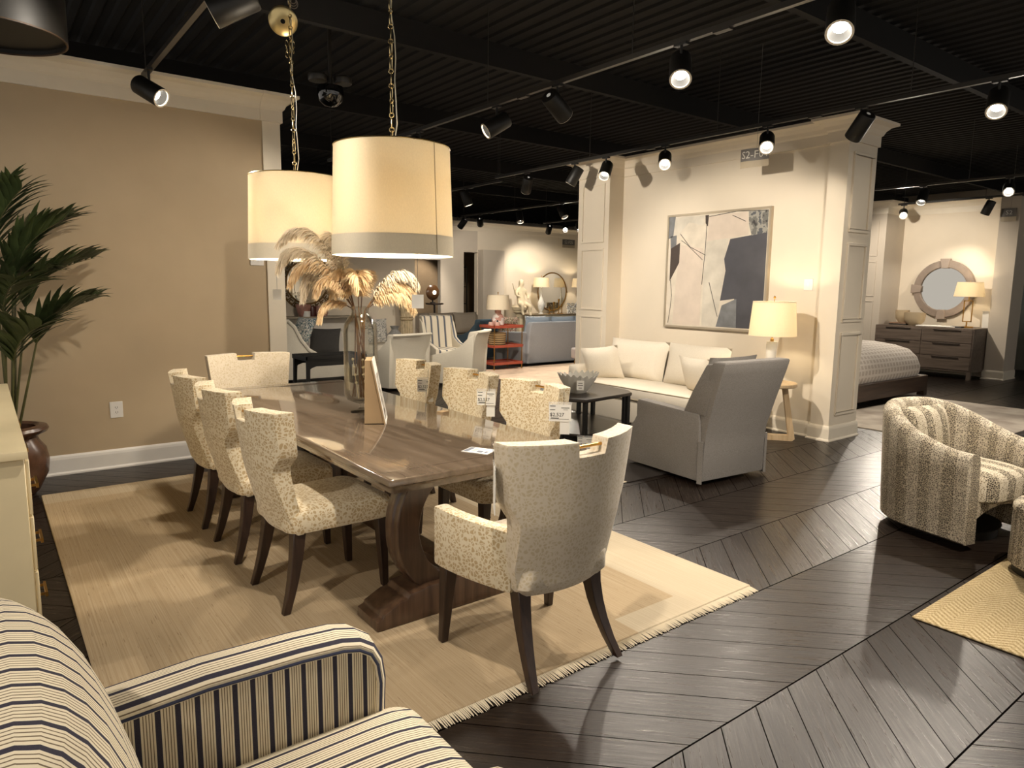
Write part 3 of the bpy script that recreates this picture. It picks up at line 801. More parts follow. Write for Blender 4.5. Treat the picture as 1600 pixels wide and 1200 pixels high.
    # white tag on a thread from the band
    return p
pendant((1.82, 3.46, 1.705), 'drum pendant with cream linen shade, the nearer and larger looking one', 2.30, seam=R(-75))
pendant((1.82, 4.90, 1.715), 'drum pendant with cream linen shade, farther one below the brass canopy plate', 2.28, canopy=True, seam=R(150))
def hang_tag(loc, drop, label, rz):
    p = thing('hang_tag', label, 'tag', loc, rz, 'white tags under the pendants')
    M().tube([(0, 0, 0), (0, 0, -drop)], 0.0012, 5).build('thread', GREYINK, p)
    Bx(-0.030, 0.030, -0.001, 0.001, -drop-0.070, -drop).build('card', WHITE, p, smooth=False)
hang_tag((1.60, 4.70, 1.715), 0.205, 'small white tag on a thread under the farther pendant', R(-40))
hang_tag((1.79, 3.145, 1.706), 0.205, 'small white tag on a thread under the nearer pendant', R(-40))

# ------------------------------------------------------------------ glass vase with feathers
VX, VY = 1.862, 3.985
v = thing('glass_vase', 'tall clear footed glass vase on the dining table', 'vase', (VX, VY, TZ))
prof = [(0.0, 0.0), (0.069, 0.0), (0.069, 0.004), (0.03, 0.012), (0.014, 0.025), (0.014, 0.050), (0.05, 0.062), (0.085, 0.078), (0.102, 0.11), (0.104, 0.16), (0.104, 0.50), (0.098, 0.545), (0.075, 0.585), (0.056, 0.605), (0.052, 0.63), (0.057, 0.655),
        (0.053, 0.655), (0.048, 0.63), (0.052, 0.607), (0.072, 0.582), (0.094, 0.543), (0.100, 0.50), (0.100, 0.16), (0.098, 0.115), (0.082, 0.086), (0.05, 0.072), (0.0, 0.068)]
M().lathe(prof, 40, cap=False).build('vessel', GLASS, v)
PLUME = shade_mat('ostrich_plume', '#efd8b2', 0.5); PLUME_P = shade_mat('pale_ostrich_plume', '#efe3cd', 0.5)
STEM = plain('dry_stem', '#6b4c2c', 0.7, var=0.2, nscale=30)
rnd = random.Random(11)
def feather(tip, crest, w, label, pale=False, n=900):
    """an ostrich feather: stem from the vase foot to the crest, plume from crest curling over to the tip"""
    c = thing('ostrich_feather', label, 'feather', (VX, VY, TZ), 0, 'ostrich feathers in the vase')
    o = Vector((VX, VY, TZ)); tip = Vector(tip)-o; crest = Vector(crest)-o
    nd = Vector((crest.x, crest.y, 0)); nd = nd.normalized()*min(0.03, nd.length) if nd.length > 1e-4 else Vector((0, 0, 0))
    neck = nd+Vector((0, 0, 0.63)); foot = Vector((rnd.uniform(-0.05, 0.05), rnd.uniform(-0.05, 0.05), 0.09))
    start = neck.lerp(crest, 0.30)
    M().tube([foot, foot.lerp(neck, 0.5), neck, start, start.lerp(crest, 0.5)], [0.0035, 0.0035, 0.0032, 0.003, 0.0025], 6).build('stem', STEM, c)
    def P(q):
        a, b, d = start, crest+(crest-start)*0.25, tip
        return a*(1-q)**2+b*2*q*(1-q)+d*q*q
    m = M()
    for i in range(n):
        q = (i+rnd.random())/n; p = P(q); tq = (P(min(1, q+0.02))-P(max(0, q-0.02))).normalized()
        side = tq.cross(Vector((0, 0, 1))); side = side.normalized() if side.length > 1e-3 else Vector((1, 0, 0))
        s = rnd.choice((-1, 1)); up = side.cross(tq)
        ww = w*(0.55+0.45*math.sin(PI*min(1, q*0.9+0.12)))*rnd.uniform(0.75, 1.1)
        d0 = (side*s*rnd.uniform(0.3, 1.0)+tq*0.55+up*rnd.uniform(-0.2, 0.5)).normalized()
        pts = [p]; d = d0.copy(); 
        for st in range(4):
            pts.append(pts[-1]+d*ww/4); d = (d+Vector((0, 0, -0.55))+tq*0.08).normalized()
        wd = 0.0040
        u = d0.cross(Vector((rnd.uniform(-1, 1), rnd.uniform(-1, 1), rnd.uniform(-1, 1)))).normalized()
        vv = []
        for j, pp in enumerate(pts):
            h = wd*(0.6, 1, 0.9, 0.65, 0.15)[j]; vv += [pp-u*h, pp+u*h]
        m.add(vv, [(2*j, 2*j+1, 2*j+3, 2*j+2) for j in range(4)])
    m.build('plume', PLUME_P if pale else PLUME, c, fix=False)
FE = [((1.48, 4.27, 1.79), (1.66, 4.13, 1.93), 0.12, 'pale feather topmost at the upper left, in front of the far shade', True),
 ((1.46, 4.24, 1.64), (1.60, 4.17, 1.82), 0.13, 'pale feather reaching farthest left, below the topmost one', True),
 ((1.52, 4.20, 1.56), (1.66, 4.12, 1.75), 0.13, 'feather drooping left in front of the greek key mirror', False),
 ((1.60, 4.22, 1.47), (1.68, 4.18, 1.68), 0.13, 'feather drooping left, behind the one before the mirror', True),
 ((1.66, 4.12, 1.33), (1.72, 4.10, 1.48), 0.09, 'lowest feather at the left, tip hanging beside the vase neck', False),
 ((1.72, 4.04, 1.50), (1.77, 4.04, 1.68), 0.12, 'peach feather bending to the front left of the stems', False),
 ((1.82, 3.90, 1.52), (1.82, 3.93, 1.66), 0.11, 'peach feather in the middle, bending toward the camera', False),
 ((1.76, 4.16, 1.72), (1.75, 4.10, 1.92), 0.11, 'upright pale feather beside the near shade edge', True),
 ((2.14, 3.78, 1.55), (2.04, 3.85, 1.67), 0.12, 'feather arching right, top one of the right three', True),
 ((2.15, 3.80, 1.47), (2.03, 3.86, 1.60), 0.12, 'feather arching right, middle one of the right three', False),
 ((2.10, 3.76, 1.41), (2.02, 3.84, 1.53), 0.12, 'feather arching right, lowest one of the right three', False),
 ((1.98, 4.14, 1.55), (1.93, 4.07, 1.66), 0.11, 'feather half hidden behind the stems, right of centre', False),
 ((1.62, 4.06, 1.50), (1.71, 4.04, 1.62), 0.12, 'peach feather hanging over the white ledge gap', False)]
for tp, cr, w, lb, pl in FE: feather(tp, cr, w, lb, pl)
m = M(); r3 = random.Random(2)
for i in range(3):
    p0 = Vector((r3.uniform(-.04, .04), r3.uniform(-.04, .04), 0.09)); p1 = Vector((0.05*math.cos(i*2+0.5), 0.05*math.sin(i*2+0.5), 0.33))
    m.tube([p0, p0.lerp(p1, .5), p1], 0.002, 5)
    for q in (0.4, 0.6, 0.8, 1.0):
        s0 = len(m.v); m.lathe([(0, -0.011), (0.007, -0.006), (0.008, 0.003), (0, 0.011)], 8); m.xf(tr(*(p0.lerp(p1, q))) @ rot('X', 40*i), s0)
tg = thing('dried_blossom_twigs', 'dried twigs with cream buds standing low inside the glass vase', 'twigs', (VX, VY, TZ))
m.build('twigs', plain('cream_buds', '#d9cba6', 0.8), tg)

# ------------------------------------------------------------------ picture stand, cards and price tags
p = thing('picture_stand', 'easel backed picture frame leaning on the dining table beside the vase', 'picture frame', (1.845, 3.63, TZ), R(-29))
FT = tr(0.0, 0.0, 0.0) @ rot('Y', -11)
m = Bx(-0.004, 0.004, -0.115, 0.115, 0.0, 0.375); m.xf(FT); m.build('board', CARDB, p, smooth=False)
m = M()
for a in ((0.004, 0.008, -0.115, 0.115, 0.0, 0.014), (0.004, 0.008, -0.115, 0.115, 0.361, 0.375), (0.004, 0.008, -0.115, -0.101, 0.014, 0.361), (0.004, 0.008, 0.101, 0.115, 0.014, 0.361), (0.004, 0.0065, -0.101, 0.101, 0.285, 0.361)): m.box(*a)
m.xf(FT); m.build('white_border', WHITE, p, smooth=False)
m = Bx(0.004, 0.006, -0.101, 0.101, 0.014, 0.285); m.xf(FT); m.build('print', patterned('grey_room_print', ['#4f4a44', '#8d867c', '#b8b2a8', '#dad6ce'], 22), p, smooth=False)
m = M().prism([(-0.006, 0.004), (-0.115, 0.004), (-0.108, 0.365), (-0.078, 0.365)], -0.10, 0.10, 'y'); m.build('easel_back', CARDB, p, smooth=False)
p = thing('price_card', 'white printed price card lying flat on the near end of the dining table', 'card', (1.868, 2.700, TZ+0.0008), R(-62))
Bx(-0.070, 0.070, -0.052, 0.052, 0.0, 0.0015).build('paper', WHITE, p, smooth=False)
m = M()
for a in ((-0.066, -0.040, -0.046, 0.046), (0.0, 0.03, -0.036, -0.004), (0.04, 0.055, -0.036, 0.0)): m.box(a[0], a[1], a[2], a[3], 0.0015, 0.0019)
for i in range(4): m.box(-0.03+i*0.006, -0.027+i*0.006, -0.03, 0.03, 0.0015, 0.0018)
m.build('print', plain('card_print_ink', '#5d6470', 0.7), p, smooth=False)
tag(Bx(-0.03, 0.03, -0.025, 0.025, 0, 0.003).xf(tr(2.28, 3.70, TZ) @ rot('Z', 20)).build('coaster', CARDB, smooth=False), 'small tan card on the table in front of the middle tagged chair', 'card')
ACRYL = N('clear_acrylic', 0.05); ACRYL.b.inputs['Alpha'].default_value = 0.25; ACRYL.col((0.9, 0.9, 0.88, 1)); ACRYL = ACRYL.m
def price_tag(loc, rz, label, big='$2,527', w=0.125, h=0.095, under=True, small='$3,888'):
    p = thing('price_tag', label, 'price tag', loc, rz, 'price tags in clear holders')
    M().tube([(0.02, 0.006, h/2+0.075), (0.02, 0.0, h/2)], 0.0012, 5).build('cord', INK, p)
    Bx(-w/2, w/2, -0.0015, 0.0015, -h/2, h/2).build('card', WHITE, p, smooth=False)
    Bx(-w/2-0.003, w/2+0.003, -0.003, 0.003, h/2, h/2+0.016).build('holder', ACRYL, p, smooth=False)
    m = M(); mt = tr(-w*0.46, -0.0018, 0) @ rot('X', 90)
    text_into(m, big, h*0.31, mt @ tr(0, -h*0.10, 0), align='LEFT')
    for z, x0, x1 in ((0.42, -0.45, -0.2), (-0.30, -0.40, -0.05), (0.20, -0.45, -0.22)): m.box(w*x0, w*x1, -0.0024, -0.0014, h*z-0.002, h*z+0.002)
    m.build('lettering', INK, p, smooth=False, fix=False)
    m = M()
    for z, x0, x1 in ((0.34, 0.05, 0.42), (0.30, 0.05, 0.42), (0.20, 0.15, 0.35), (-0.36, -0.45, 0.40)): m.box(w*x0, w*x1, -0.0022, -0.0014, h*z-0.0012, h*z+0.0012)
    m.build('fine_print', GREYINK, p, smooth=False)
    if under: Bx(0.0, 0.055, 0.006, 0.008, -h/2-0.075, -h/2+0.02).build('back_sheet', WHITE, p, smooth=False)
    return p
FC = R(-42)
price_tag((2.555, 2.895, 0.845), FC, 'price tag hanging on the chair nearest the black cocktail table')
price_tag((2.545, 3.60, 0.835), FC, 'price tag hanging on the middle chair across the table', w=0.12, h=0.09)
price_tag((2.540, 4.36, 0.825), FC, 'price tag hanging on the chair beside the picture stand', w=0.12, h=0.09)
price_tag((1.474, 2.03, 0.80), R(57), 'price tag seen edge on at the left side of the near armchair back', w=0.10, h=0.17, under=False)

# ------------------------------------------------------------------ tan wall and left side
def plate(name, label, cat, loc, rz, w, h, parts):
    p = thing(name, label, cat, loc, rz)
    Bx(-w/2, w/2, -0.006, 0, -h/2, h/2).build('cover_plate', TRIM_BASE, p, bevel=0.002, seg=1)
    m = M()
    for a in parts: m.box(*a)
    m.build('slots' if cat == 'outlet' else 'toggle', INK if cat == 'outlet' else WHITE, p, smooth=False)
sl = []
for z in (0.02, -0.02): sl += [(-0.009, -0.006, -0.0075, -0.005, z-0.006, z+0.006), (0.006, 0.009, -0.0075, -0.005, z-0.006, z+0.006), (-0.002, 0.002, -0.0075, -0.005, z-0.013, z-0.009)]
plate('wall_outlet', 'white double power outlet low on the tan wall', 'outlet', (0.847, 6.54, 0.492), 0, 0.095, 0.135, sl)
plate('light_switch', 'white switch plate on the tan wall beside the far pendant', 'light switch', (2.05, 6.54, 1.765), 0, 0.12, 0.11, [(-0.03, -0.015, -0.009, -0.005, -0.02, 0.02), (0.015, 0.03, -0.009, -0.005, -0.02, 0.02)])
plate('light_switch', 'pale switch plate on the cream wall right of the painting', 'light switch', (6.92, 3.965, 1.60), R(-90), 0.10, 0.12, [(-0.008, 0.008, -0.009, -0.005, -0.02, 0.02)])
# cream sideboard
CREAM = plain('cream_lacquer', '#e9d9b2', 0.35, var=0.02)
s = thing('sideboard', 'cream lacquered sideboard at the left edge with brass pulls', 'sideboard', (-0.17, 4.65, 0))
Bx(-0.24, 0.272, -1.17, 1.17, 0.06, 0.81).build('carcass', CREAM, s, bevel=0.004, seg=1)
Bx(-0.26, 0.285, -1.20, 1.20, 0.815, 0.85).build('top', CREAM, s, bevel=0.005, seg=2)
Bx(-0.20, 0.24, -1.12, 1.12, 0.0, 0.06).build('plinth', BLACKM, s, smooth=False)
for i in range(3):
    y = -0.78+0.78*i
    for k in range(3):
        d = Bx(0.272, 0.288, y-0.375, y+0.375, 0.075+0.245*k, 0.31+0.245*k).build('drawer', CREAM, s, bevel=0.003, seg=1)
        m = Bx(0.306, 0.316, y-0.36, y-0.22, 0.185+0.245*k, 0.205+0.245*k); m.box(0.287, 0.308, y-0.35, y-0.34, 0.19+0.245*k, 0.20+0.245*k); m.box(0.287, 0.308, y-0.24, y-0.23, 0.19+0.245*k, 0.20+0.245*k)
        m.build('pull', BRASS, d, smooth=False)
# palm
p = thing('potted_palm', 'tall kentia palm in a brown glazed pot by the tan wall', 'plant', (0.10, 6.08, 0))
POT = plain('brown_glazed_pot', '#4d3527', 0.25, var=0.3, nscale=12)
M().lathe([(0.0, 0.0), (0.13, 0.0), (0.16, 0.03), (0.225, 0.16), (0.235, 0.25), (0.22, 0.34), (0.18, 0.40), (0.172, 0.425), (0.19, 0.445), (0.235, 0.465), (0.245, 0.485), (0.235, 0.505), (0.19, 0.515), (0.165, 0.50), (0.160, 0.44), (0.0, 0.44)], 36, cap=False).build('pot', POT, p)
M().lathe([(0, 0.445), (0.16, 0.44)], 20, cap=False).build('soil', plain('dark_moss', '#2a2018', 0.95, var=0.4, nscale=60), p, fix=False)
k = N('palm_green', 0.45); k.col(k.ramp(k.noise(5, 3), [(0.3, '#24301a'), (0.7, '#4c5a34')])); PALM = k.m
PSTEM = plain('palm_stem_green', '#4a4a28', 0.6, var=0.25, nscale=12)
rnd = random.Random(4)
def frond(base, top, tip, n=20, L=0.36, curl=0.26):
    base, top, tip = Vector(base), Vector(top), Vector(tip)
    def P(q):
        if q < 0.5:
            t = q/0.5; return base.lerp(top, t)+Vector((0, 0, 0.0))
        t = (q-0.5)/0.5; mid = top+(top-base).normalized()*(tip-top).length*0.45
        return top*(1-t)**2+mid*2*t*(1-t)+tip*t*t
    m = M(); m.tube([P(i/14) for i in range(15)], [0.011-0.009*i/14 for i in range(15)], 6)
    st = m.build('stem', PSTEM, p)
    m = M()
    for i in range(n):
        q = 0.50+0.50*(i+0.5)/n; o = P(q); t = (P(min(1, q+0.02))-P(q-0.02)).normalized()
        side = t.cross(Vector((0, 0, 1))); side = side.normalized() if side.length > 0.05 else Vector((1, 0, 0))
        for sg in (-1, 1):
            l = L*(0.55+0.6*math.sin(PI*min(1, (i+2)/(n+1))))*rnd.uniform(0.85, 1.15)
            d = (side*sg*0.75+t*0.75+Vector((0, 0, rnd.uniform(0.05, 0.5)))).normalized(); pts = [o]
            for j in range(5): pts.append(pts[-1]+d*l/5); d = (d+Vector((0, 0, -0.16*curl*(j+1)))).normalized()
            nn = d.cross(side*sg).normalized() if d.cross(side*sg).length > 1e-3 else Vector((0, 0, 1))
            w = (d.cross(Vector((0, 0, 1)))).normalized() if abs(d.z) < 0.95 else side
            vv = []
            for j, pp in enumerate(pts):
                h = 0.024*(0.35, 0.9, 1.0, 0.8, 0.45, 0.02)[j]
                vv += [pp-w*h+Vector((0, 0, h*0.35)), pp, pp+w*h+Vector((0, 0, h*0.35))]
            vv = [Vector((v_.x, min(v_.y, 0.43), v_.z)) for v_ in vv]
            m.add(vv, [f for j in range(5) for f in ((3*j, 3*j+1, 3*j+4, 3*j+3), (3*j+1, 3*j+2, 3*j+5, 3*j+4))])
    m.build('leaflets', PALM, st, fix=False)
FR = [((0.02, 0.0), (0.10, -0.10, 1.55), (0.42, -0.18, 1.98)), ((0.03, 0.02), (0.16, -0.06, 1.35), (0.60, -0.12, 1.72)), ((0.05, -0.02), (0.20, -0.14, 1.10), (0.56, -0.25, 1.42)),
      ((-0.02, 0.03), (-0.05, 0.02, 1.65), (0.12, 0.10, 2.22)), ((-0.03, -0.02), (-0.10, -0.16, 1.45), (-0.30, -0.50, 1.80)), ((0.0, -0.04), (0.02, -0.22, 1.25), (0.10, -0.62, 1.55)),
      ((-0.04, 0.0), (-0.14, 0.05, 1.5), (-0.60, 0.10, 1.95)), ((0.04, 0.03), (0.12, 0.08, 1.55), (0.50, 0.22, 2.02)), ((0.01, 0.0), (0.0, -0.10, 1.70), (0.18, -0.30, 2.15)), ((0.02, -0.03), (0.06, -0.18, 0.98), (0.22, -0.45, 1.25)), ((-0.01, 0.02), (0.05, 0.0, 1.45), (0.30, -0.05, 1.62))]
for b, t_, e in FR: frond((b[0], b[1], 0.44), t_, e)
# dome camera and round duct on the black ceiling
c = thing('dome_camera', 'black glass dome camera on twin rings hanging from the black ceiling', 'camera', (2.90, 6.78, 3.40))
k = N('smoked_dome', 0.06); k.col('#0f0e0d'); k.b.inputs['Coat Weight'].default_value = 1.0
M().lathe([(0.0, -0.13), (0.06, -0.118), (0.11, -0.075), (0.13, 0.0), (0.125, 0.06), (0.0, 0.07)], 28, cap=False).build('dome', k.m, c)
m = M()
for s_ in (-1, 1): m.lathe([(0.0, 0.10), (0.085, 0.10), (0.09, 0.11), (0.09, 0.155), (0.08, 0.165), (0, 0.165)], 22, (0.12*s_, -0.02*s_))
m.build('mounting_rings', RAILM, c)
M().tube([(0, 0, 0.06), (0, 0, 0.72)], 0.02, 8).build('pole', RAILM, c)
d = thing('ceiling_duct', 'wide black round duct hanging from the ceiling in the upper left corner', 'duct', (0.17, 5.0, 2.89))
M().lathe([(0.35, 0.0), (0.36, 0.0), (0.36, 1.08), (0.35, 1.08), (0.35, 0.0)], 40, cap=False).build('shell', BLACKM, d)
M().ring((0, 0, 0.005), 0.355, 0.006, 'z', 40, 6).build('rim', plain('dull_copper_rim', '#5e452d', 0.5, 0.5), d)
M().lathe([(0, 0.03), (0.35, 0.03)], 40, cap=False).build('inner_cap', BLACKM, d, fix=False)

# ------------------------------------------------------------------ striped armchair in the foreground
TK_Y = ticking('navy_ticking_along_seat', 1, 0.050, 0.012); TK_X = ticking('navy_ticking_on_arms', 0, 0.041, 0, 0.29)
a = thing('striped_armchair', 'cream and navy ticking striped armchair at the bottom left corner', 'armchair', (0.30, 1.30, 0))
# seat cushion
m = M(); rings = []
for ins, z in ((0.03, 0.27), (0.0, 0.30), (0.0, 0.385), (0.012, 0.412), (0.045, 0.428), (0.11, 0.440), (0.19, 0.446), (0.27, 0.448)):
    rings.append([(x, y, z) for x, y in rrect(0.40-ins, 0.315-ins, 0.07, 5, 0.165, -0.015)])
m.loft(rings); m.build('seat_cushion', TK_Y, a)
Bx(-0.30, 0.50, -0.33, 0.30, 0.10, 0.275).build('seat_base', TK_X, a, bevel=0.02)
for s in (-1, 1):
    # arm: side panel, stepped top roll with a band that runs over the top and down the front
    yc = 0.345 if s > 0 else -0.365
    def prof(t):       # outline of the arm in the XZ plane: back bottom -> top -> front
        pass
    pl = [(-0.20, 0.10), (-0.20, 0.625), (0.05, 0.638), (0.27, 0.632), (0.375, 0.624), (0.42, 0.612), (0.452, 0.590), (0.470, 0.555), (0.478, 0.50), (0.472, 0.35), (0.465, 0.10)]
    m = M().prism(pl, yc-0.058, yc+0.058, 'y'); m.build('arm', TK_X, a, bevel=0.012, seg=2)
    n = len(pl); inner = [(x, z) for x, z in pl[1:]]
    m = M(); rings = []
    for i, (x, z) in enumerate(inner):
        p0 = Vector(inner[max(0, i-1)]); p1 = Vector(inner[min(len(inner)-1, i+1)]); tt = (p1-p0).normalized(); nn = Vector((-tt.y, tt.x))
        o = []
        for dy, dn in ((-0.066, -0.010), (-0.066, 0.006), (-0.05, 0.022), (0.0, 0.030), (0.05, 0.022), (0.066, 0.006), (0.066, -0.010)): o.append((x+nn.x*dn, yc+dy, z+nn.y*dn))
        rings.append(o)
    m.loft(rings); ab = m.build('arm_band', TK_Y, a)
    m = M()
    for dy in (-0.066, 0.066): m.tube([(x, yc+dy, z-0.004) for x, z in inner], 0.0042, 6)
    m.build('piping', plain('navy_piping', '#2b3048', 0.8), ab)
# back cushion, fat and rolled over the top
m = M(); rings = []
N_ = 26
for j in range(13):
    q = j/12; y = -0.335+0.665*q; e = 1-abs(2*q-1)**3.2
    o = []
    for i in range(N_):
        t_ = 2*PI*i/N_
        cx, cz = math.cos(t_), math.sin(t_)
        sx = abs(cx)**0.75*(1 if cx > 0 else -1); sz = abs(cz)**0.6*(1 if cz > 0 else -1)
        z = 0.665+0.300*sz*(0.90+0.10*e); x = -0.235+(0.125*sx)*(0.45+0.55*e) - 0.26*(z-0.60)
        o.append((x, y, z))
    rings.append(o)
m.loft(rings); bk = m.build('back_cushion', TK_Y, a)
m = M(); pl = [(-0.48, 0.10), (-0.30, 0.10), (-0.30, 0.45), (-0.43, 0.86), (-0.52, 0.86)]
m.prism(pl, -0.40, 0.40, 'y').build('back_frame', TK_Y, a, bevel=0.03)
for x, y in ((0.45, 0.33), (0.45, -0.33), (-0.40, 0.33), (-0.40, -0.33)): leg(M(), (x, y, 0.11), (x, y, 0.0), 0.025, 0.017).build('leg', LEGW, a)

# ------------------------------------------------------------------ leopard striped swivel chair and ottomans
LEO = leopardstripe('leopard_stripe_weave', 0, 0.150); LEO_R = leopardstripe('leopard_stripe_weave_round', 0, 0.150, True)
b = thing('swivel_barrel_chair', 'round backed swivel chair in leopard striped weave at the right edge', 'armchair', (5.02, 1.78, 0), R(167))
def plan(q, off=0.0):     # q 0..1 from left front round the back to right front
    L1 = 0.36; rr = 0.40-off
    tot = 2*L1+PI*0.40; s_ = q*tot
    if s_ < L1: return (-rr, 0.36-s_, -1, 0)
    if s_ < L1+PI*0.40:
        t_ = (s_-L1)/0.40; return (-rr*math.cos(t_), -rr*math.sin(t_), -math.cos(t_), -math.sin(t_))
    return (rr, s_-L1-PI*0.40, 1, 0)
m = M(); rings = []; NQ = 34
for i in range(NQ+1):
    q = i/NQ; x, y, nx, ny = plan(q)
    u = abs(2*q-1); h = 0.60+0.21*(0.5+0.5*math.cos(PI*min(1, max(0, (u-0.15)/0.8))))
    tk = 0.115
    def at(d, z, fl=1): 
        f = 0.035*(z-0.09)/0.7*fl
        return (x+nx*(f-d), y+ny*(f-d), z)
    rings.append([at(0.02, 0.045), at(0, 0.06), at(0, 0.30), at(0, 0.50), at(0, h-0.05), at(0.018, h-0.018), at(tk*0.35, h), at(tk*0.65, h), at(tk*0.92, h-0.02), at(tk, h-0.055), at(tk, 0.50), at(tk, 0.30), at(tk, 0.045)])
m.loft(rings); m.build('barrel_shell', LEO_R, b)
m = M(); rings = []
for ins, z in ((0.02, 0.275), (0, 0.295), (0, 0.415), (0.015, 0.44), (0.06, 0.458), (0.14, 0.466)):
    rings.append([(x, y, z) for x, y in rrect(0.285-ins, 0.345-ins, 0.16, 6, 0, 0.045)])
m.loft(rings); m.build('seat_cushion', LEO, b)
m = M(); rings = []
poly = []
for i in range(13): 
    u = i/6-1; poly.append((u*0.30, 0.16+0.09*(1-u*u)))
poly = [(-0.30, 0.29)]+poly+[(0.30, 0.29)]
m.prism(poly, -0.25, 0.335, 'y').build('front_apron', LEO, b)
m = pillow(0.50, 0.36, 0.17, 10, 0.04); m.xf(tr(0, -0.225, 0.60) @ rot('X', 12)); m.build('back_cushion', LEO, b)
M().lathe([(0, 0), (0.28, 0), (0.28, 0.05), (0.30, 0.07), (0, 0.07)], 30).build('swivel_base', BLACKM, b)
def ottoman(loc, label, rz):
    o = thing('ottoman', label, 'ottoman', loc, rz, 'round leopard ottomans')
    M().lathe([(0.0, 0.04), (0.225, 0.04), (0.235, 0.05), (0.235, 0.33), (0.228, 0.345), (0.225, 0.352)], 40, cap=False).build('drum', LEO_R, o)
    M().lathe([(0.225, 0.352), (0.238, 0.358), (0.238, 0.375), (0.22, 0.395), (0.14, 0.41), (0.0, 0.415)], 40, cap=False).build('cushion_top', LEO, o)
    m = M(); m.ring((0, 0, 0.352), 0.234, 0.005, 'z', 40, 6); m.build('welt', LEO, o)
    M().lathe([(0, 0), (0.215, 0), (0.215, 0.04), (0, 0.04)], 30).build('plinth', BLACKM, o)
    return o
o0 = ottoman((4.585, 1.055, 0.0125), 'round leopard ottoman cut by the right edge, the nearer one on the jute rug', 0.3)
dup(o0, (5.08, 1.03, 0.0125), 1.0, 'round leopard ottoman at the right edge, behind the nearer one')

# ------------------------------------------------------------------ white sofa group
LINEN = fabric('white_linen', '#e9e0d0', '#d8cdb9', 300, 0.9, 0.2)
s = thing('white_sofa', 'white linen sofa under the abstract painting', 'sofa', (6.17, 5.36, 0))
def rbox(x0, x1, y0, y1, z0, z1, bev, name, mt, par, seg=3): return Bx(x0, x1, y0, y1, z0, z1).build(name, mt, par, bevel=bev, seg=seg)
rbox(-0.44, 0.40, -1.03, 1.03, 0.03, 0.30, 0.03, 'base', LINEN, s)
m = softslab(0.42, 0.90, 0.30, 0.445, 0.06, 0.03, 0.02, -0.04, 0.0); m.build('seat_cushion', LINEN, s)
m = M()
for z in (0.312, 0.432): m.tube([(x, y, z) for x, y in rrect(0.418, 0.898, 0.06, 5, -0.04, 0)]+[(x, y, z) for x, y in rrect(0.418, 0.898, 0.06, 5, -0.04, 0)][:1], 0.006, 5)
m.build('piping', plain('linen_piping', '#b9ab92', 0.9), s)
rbox(0.26, 0.44, -1.03, 1.03, 0.28, 0.80, 0.06, 'back', LINEN, s)
for sg in (-1, 1): rbox(-0.40, 0.36, sg*0.98-0.085, sg*0.98+0.085, 0.05, 0.60, 0.06, 'arm', LINEN, s)
for y, w in ((0.43, 0.93), (-0.46, 0.85)):
    m = pillow(w, 0.50, 0.24, 12, 0.03, 4.0); m.xf(tr(0.165, y, 0.675) @ rot('Z', 90) @ rot('X', 14)); m.build('back_cushion', LINEN, s)
def throw(loc, rx, rz, w, h, t_, mt, label, name='throw_pillow', rolly=0, group=None):
    m = pillow(w, h, t_, 10, 0.07, 2.6); m.xf(rot('X', rx) @ rot('Y', rolly)); o = m.build(name, mt); o.location = loc; o.rotation_euler = (0, 0, rz)
    return tag(o, label, 'pillow', group)
throw((5.99, 6.03, 0.632), -18, R(112), 0.50, 0.44, 0.17, LINEN, 'white throw pillow leaning at the left end of the white sofa', rolly=8)
throw((6.02, 4.62, 0.632), -20, R(80), 0.48, 0.42, 0.16, LINEN, 'white throw pillow at the right end of the white sofa, half behind the grey chair')
# painting
pt = thing('abstract_painting', 'large abstract painting in greys, cream and slate on the cream wall', 'painting', (6.92, 5.14, 1.752))
PW_, PH_ = 1.385, 1.325
CAN = plain('painting_cream', '#d3c9b8', 0.7, var=0.10, nscale=7)
Bx(-0.035, -0.004, -PW_/2, PW_/2, -PH_/2, PH_/2).build('canvas', CAN, pt, smooth=False)
def paint(polys, mt, nm, depth):
    m = M()
    for pl in polys: m.prism([((0.5-u)*PW_, (0.5-v)*PH_) for u, v in pl], -0.0352-depth, -0.034, 'x')
    m.build(nm, mt, pt, smooth=False)
paint([[(0.01, 0.01), (0.38, 0.01), (0.37, 0.10), (0.22, 0.06), (0.05, 0.22), (0.02, 0.22)], [(0.40, 0.24), (0.64, 0.22), (0.60, 0.42), (0.61, 0.52), (0.55, 0.99), (0.40, 0.99)]], plain('painting_pale_grey', '#c9c2b4', 0.7, var=0.12, nscale=6), 'grey_passage', 0.0004)
paint([[(0.43, 0.02), (0.80, 0.01), (0.82, 0.20), (0.42, 0.24)], [(0.14, 0.26), (0.38, 0.30), (0.38, 0.99), (0.08, 0.99), (0.10, 0.6)]], plain('painting_blush', '#cfc1b2', 0.7, var=0.07, nscale=6), 'blush_passage', 0.0008)
SLATE_ = plain('painting_slate', '#747678', 0.7, var=0.2, nscale=9)
for pl_ in ([(0.0, 0.0), (0.07, 0.0), (0.05, 0.18), (0.0, 0.20)], [(0.02, 0.18), (0.09, 0.17), (0.09, 0.27), (0.03, 0.32)], [(0.60, 0.80), (0.74, 0.74), (0.75, 0.99), (0.55, 0.99)]): paint([pl_], SLATE_, 'slate_passage', 0.0016)
paint([[(0.65, 0.23), (0.99, 0.19), (0.99, 0.99), (0.73, 0.99), (0.72, 0.74), (0.58, 0.76), (0.62, 0.50), (0.60, 0.40)]], plain('painting_charcoal_blue', '#4b4b51', 0.7, var=0.12, nscale=5), 'charcoal_block', 0.0012)
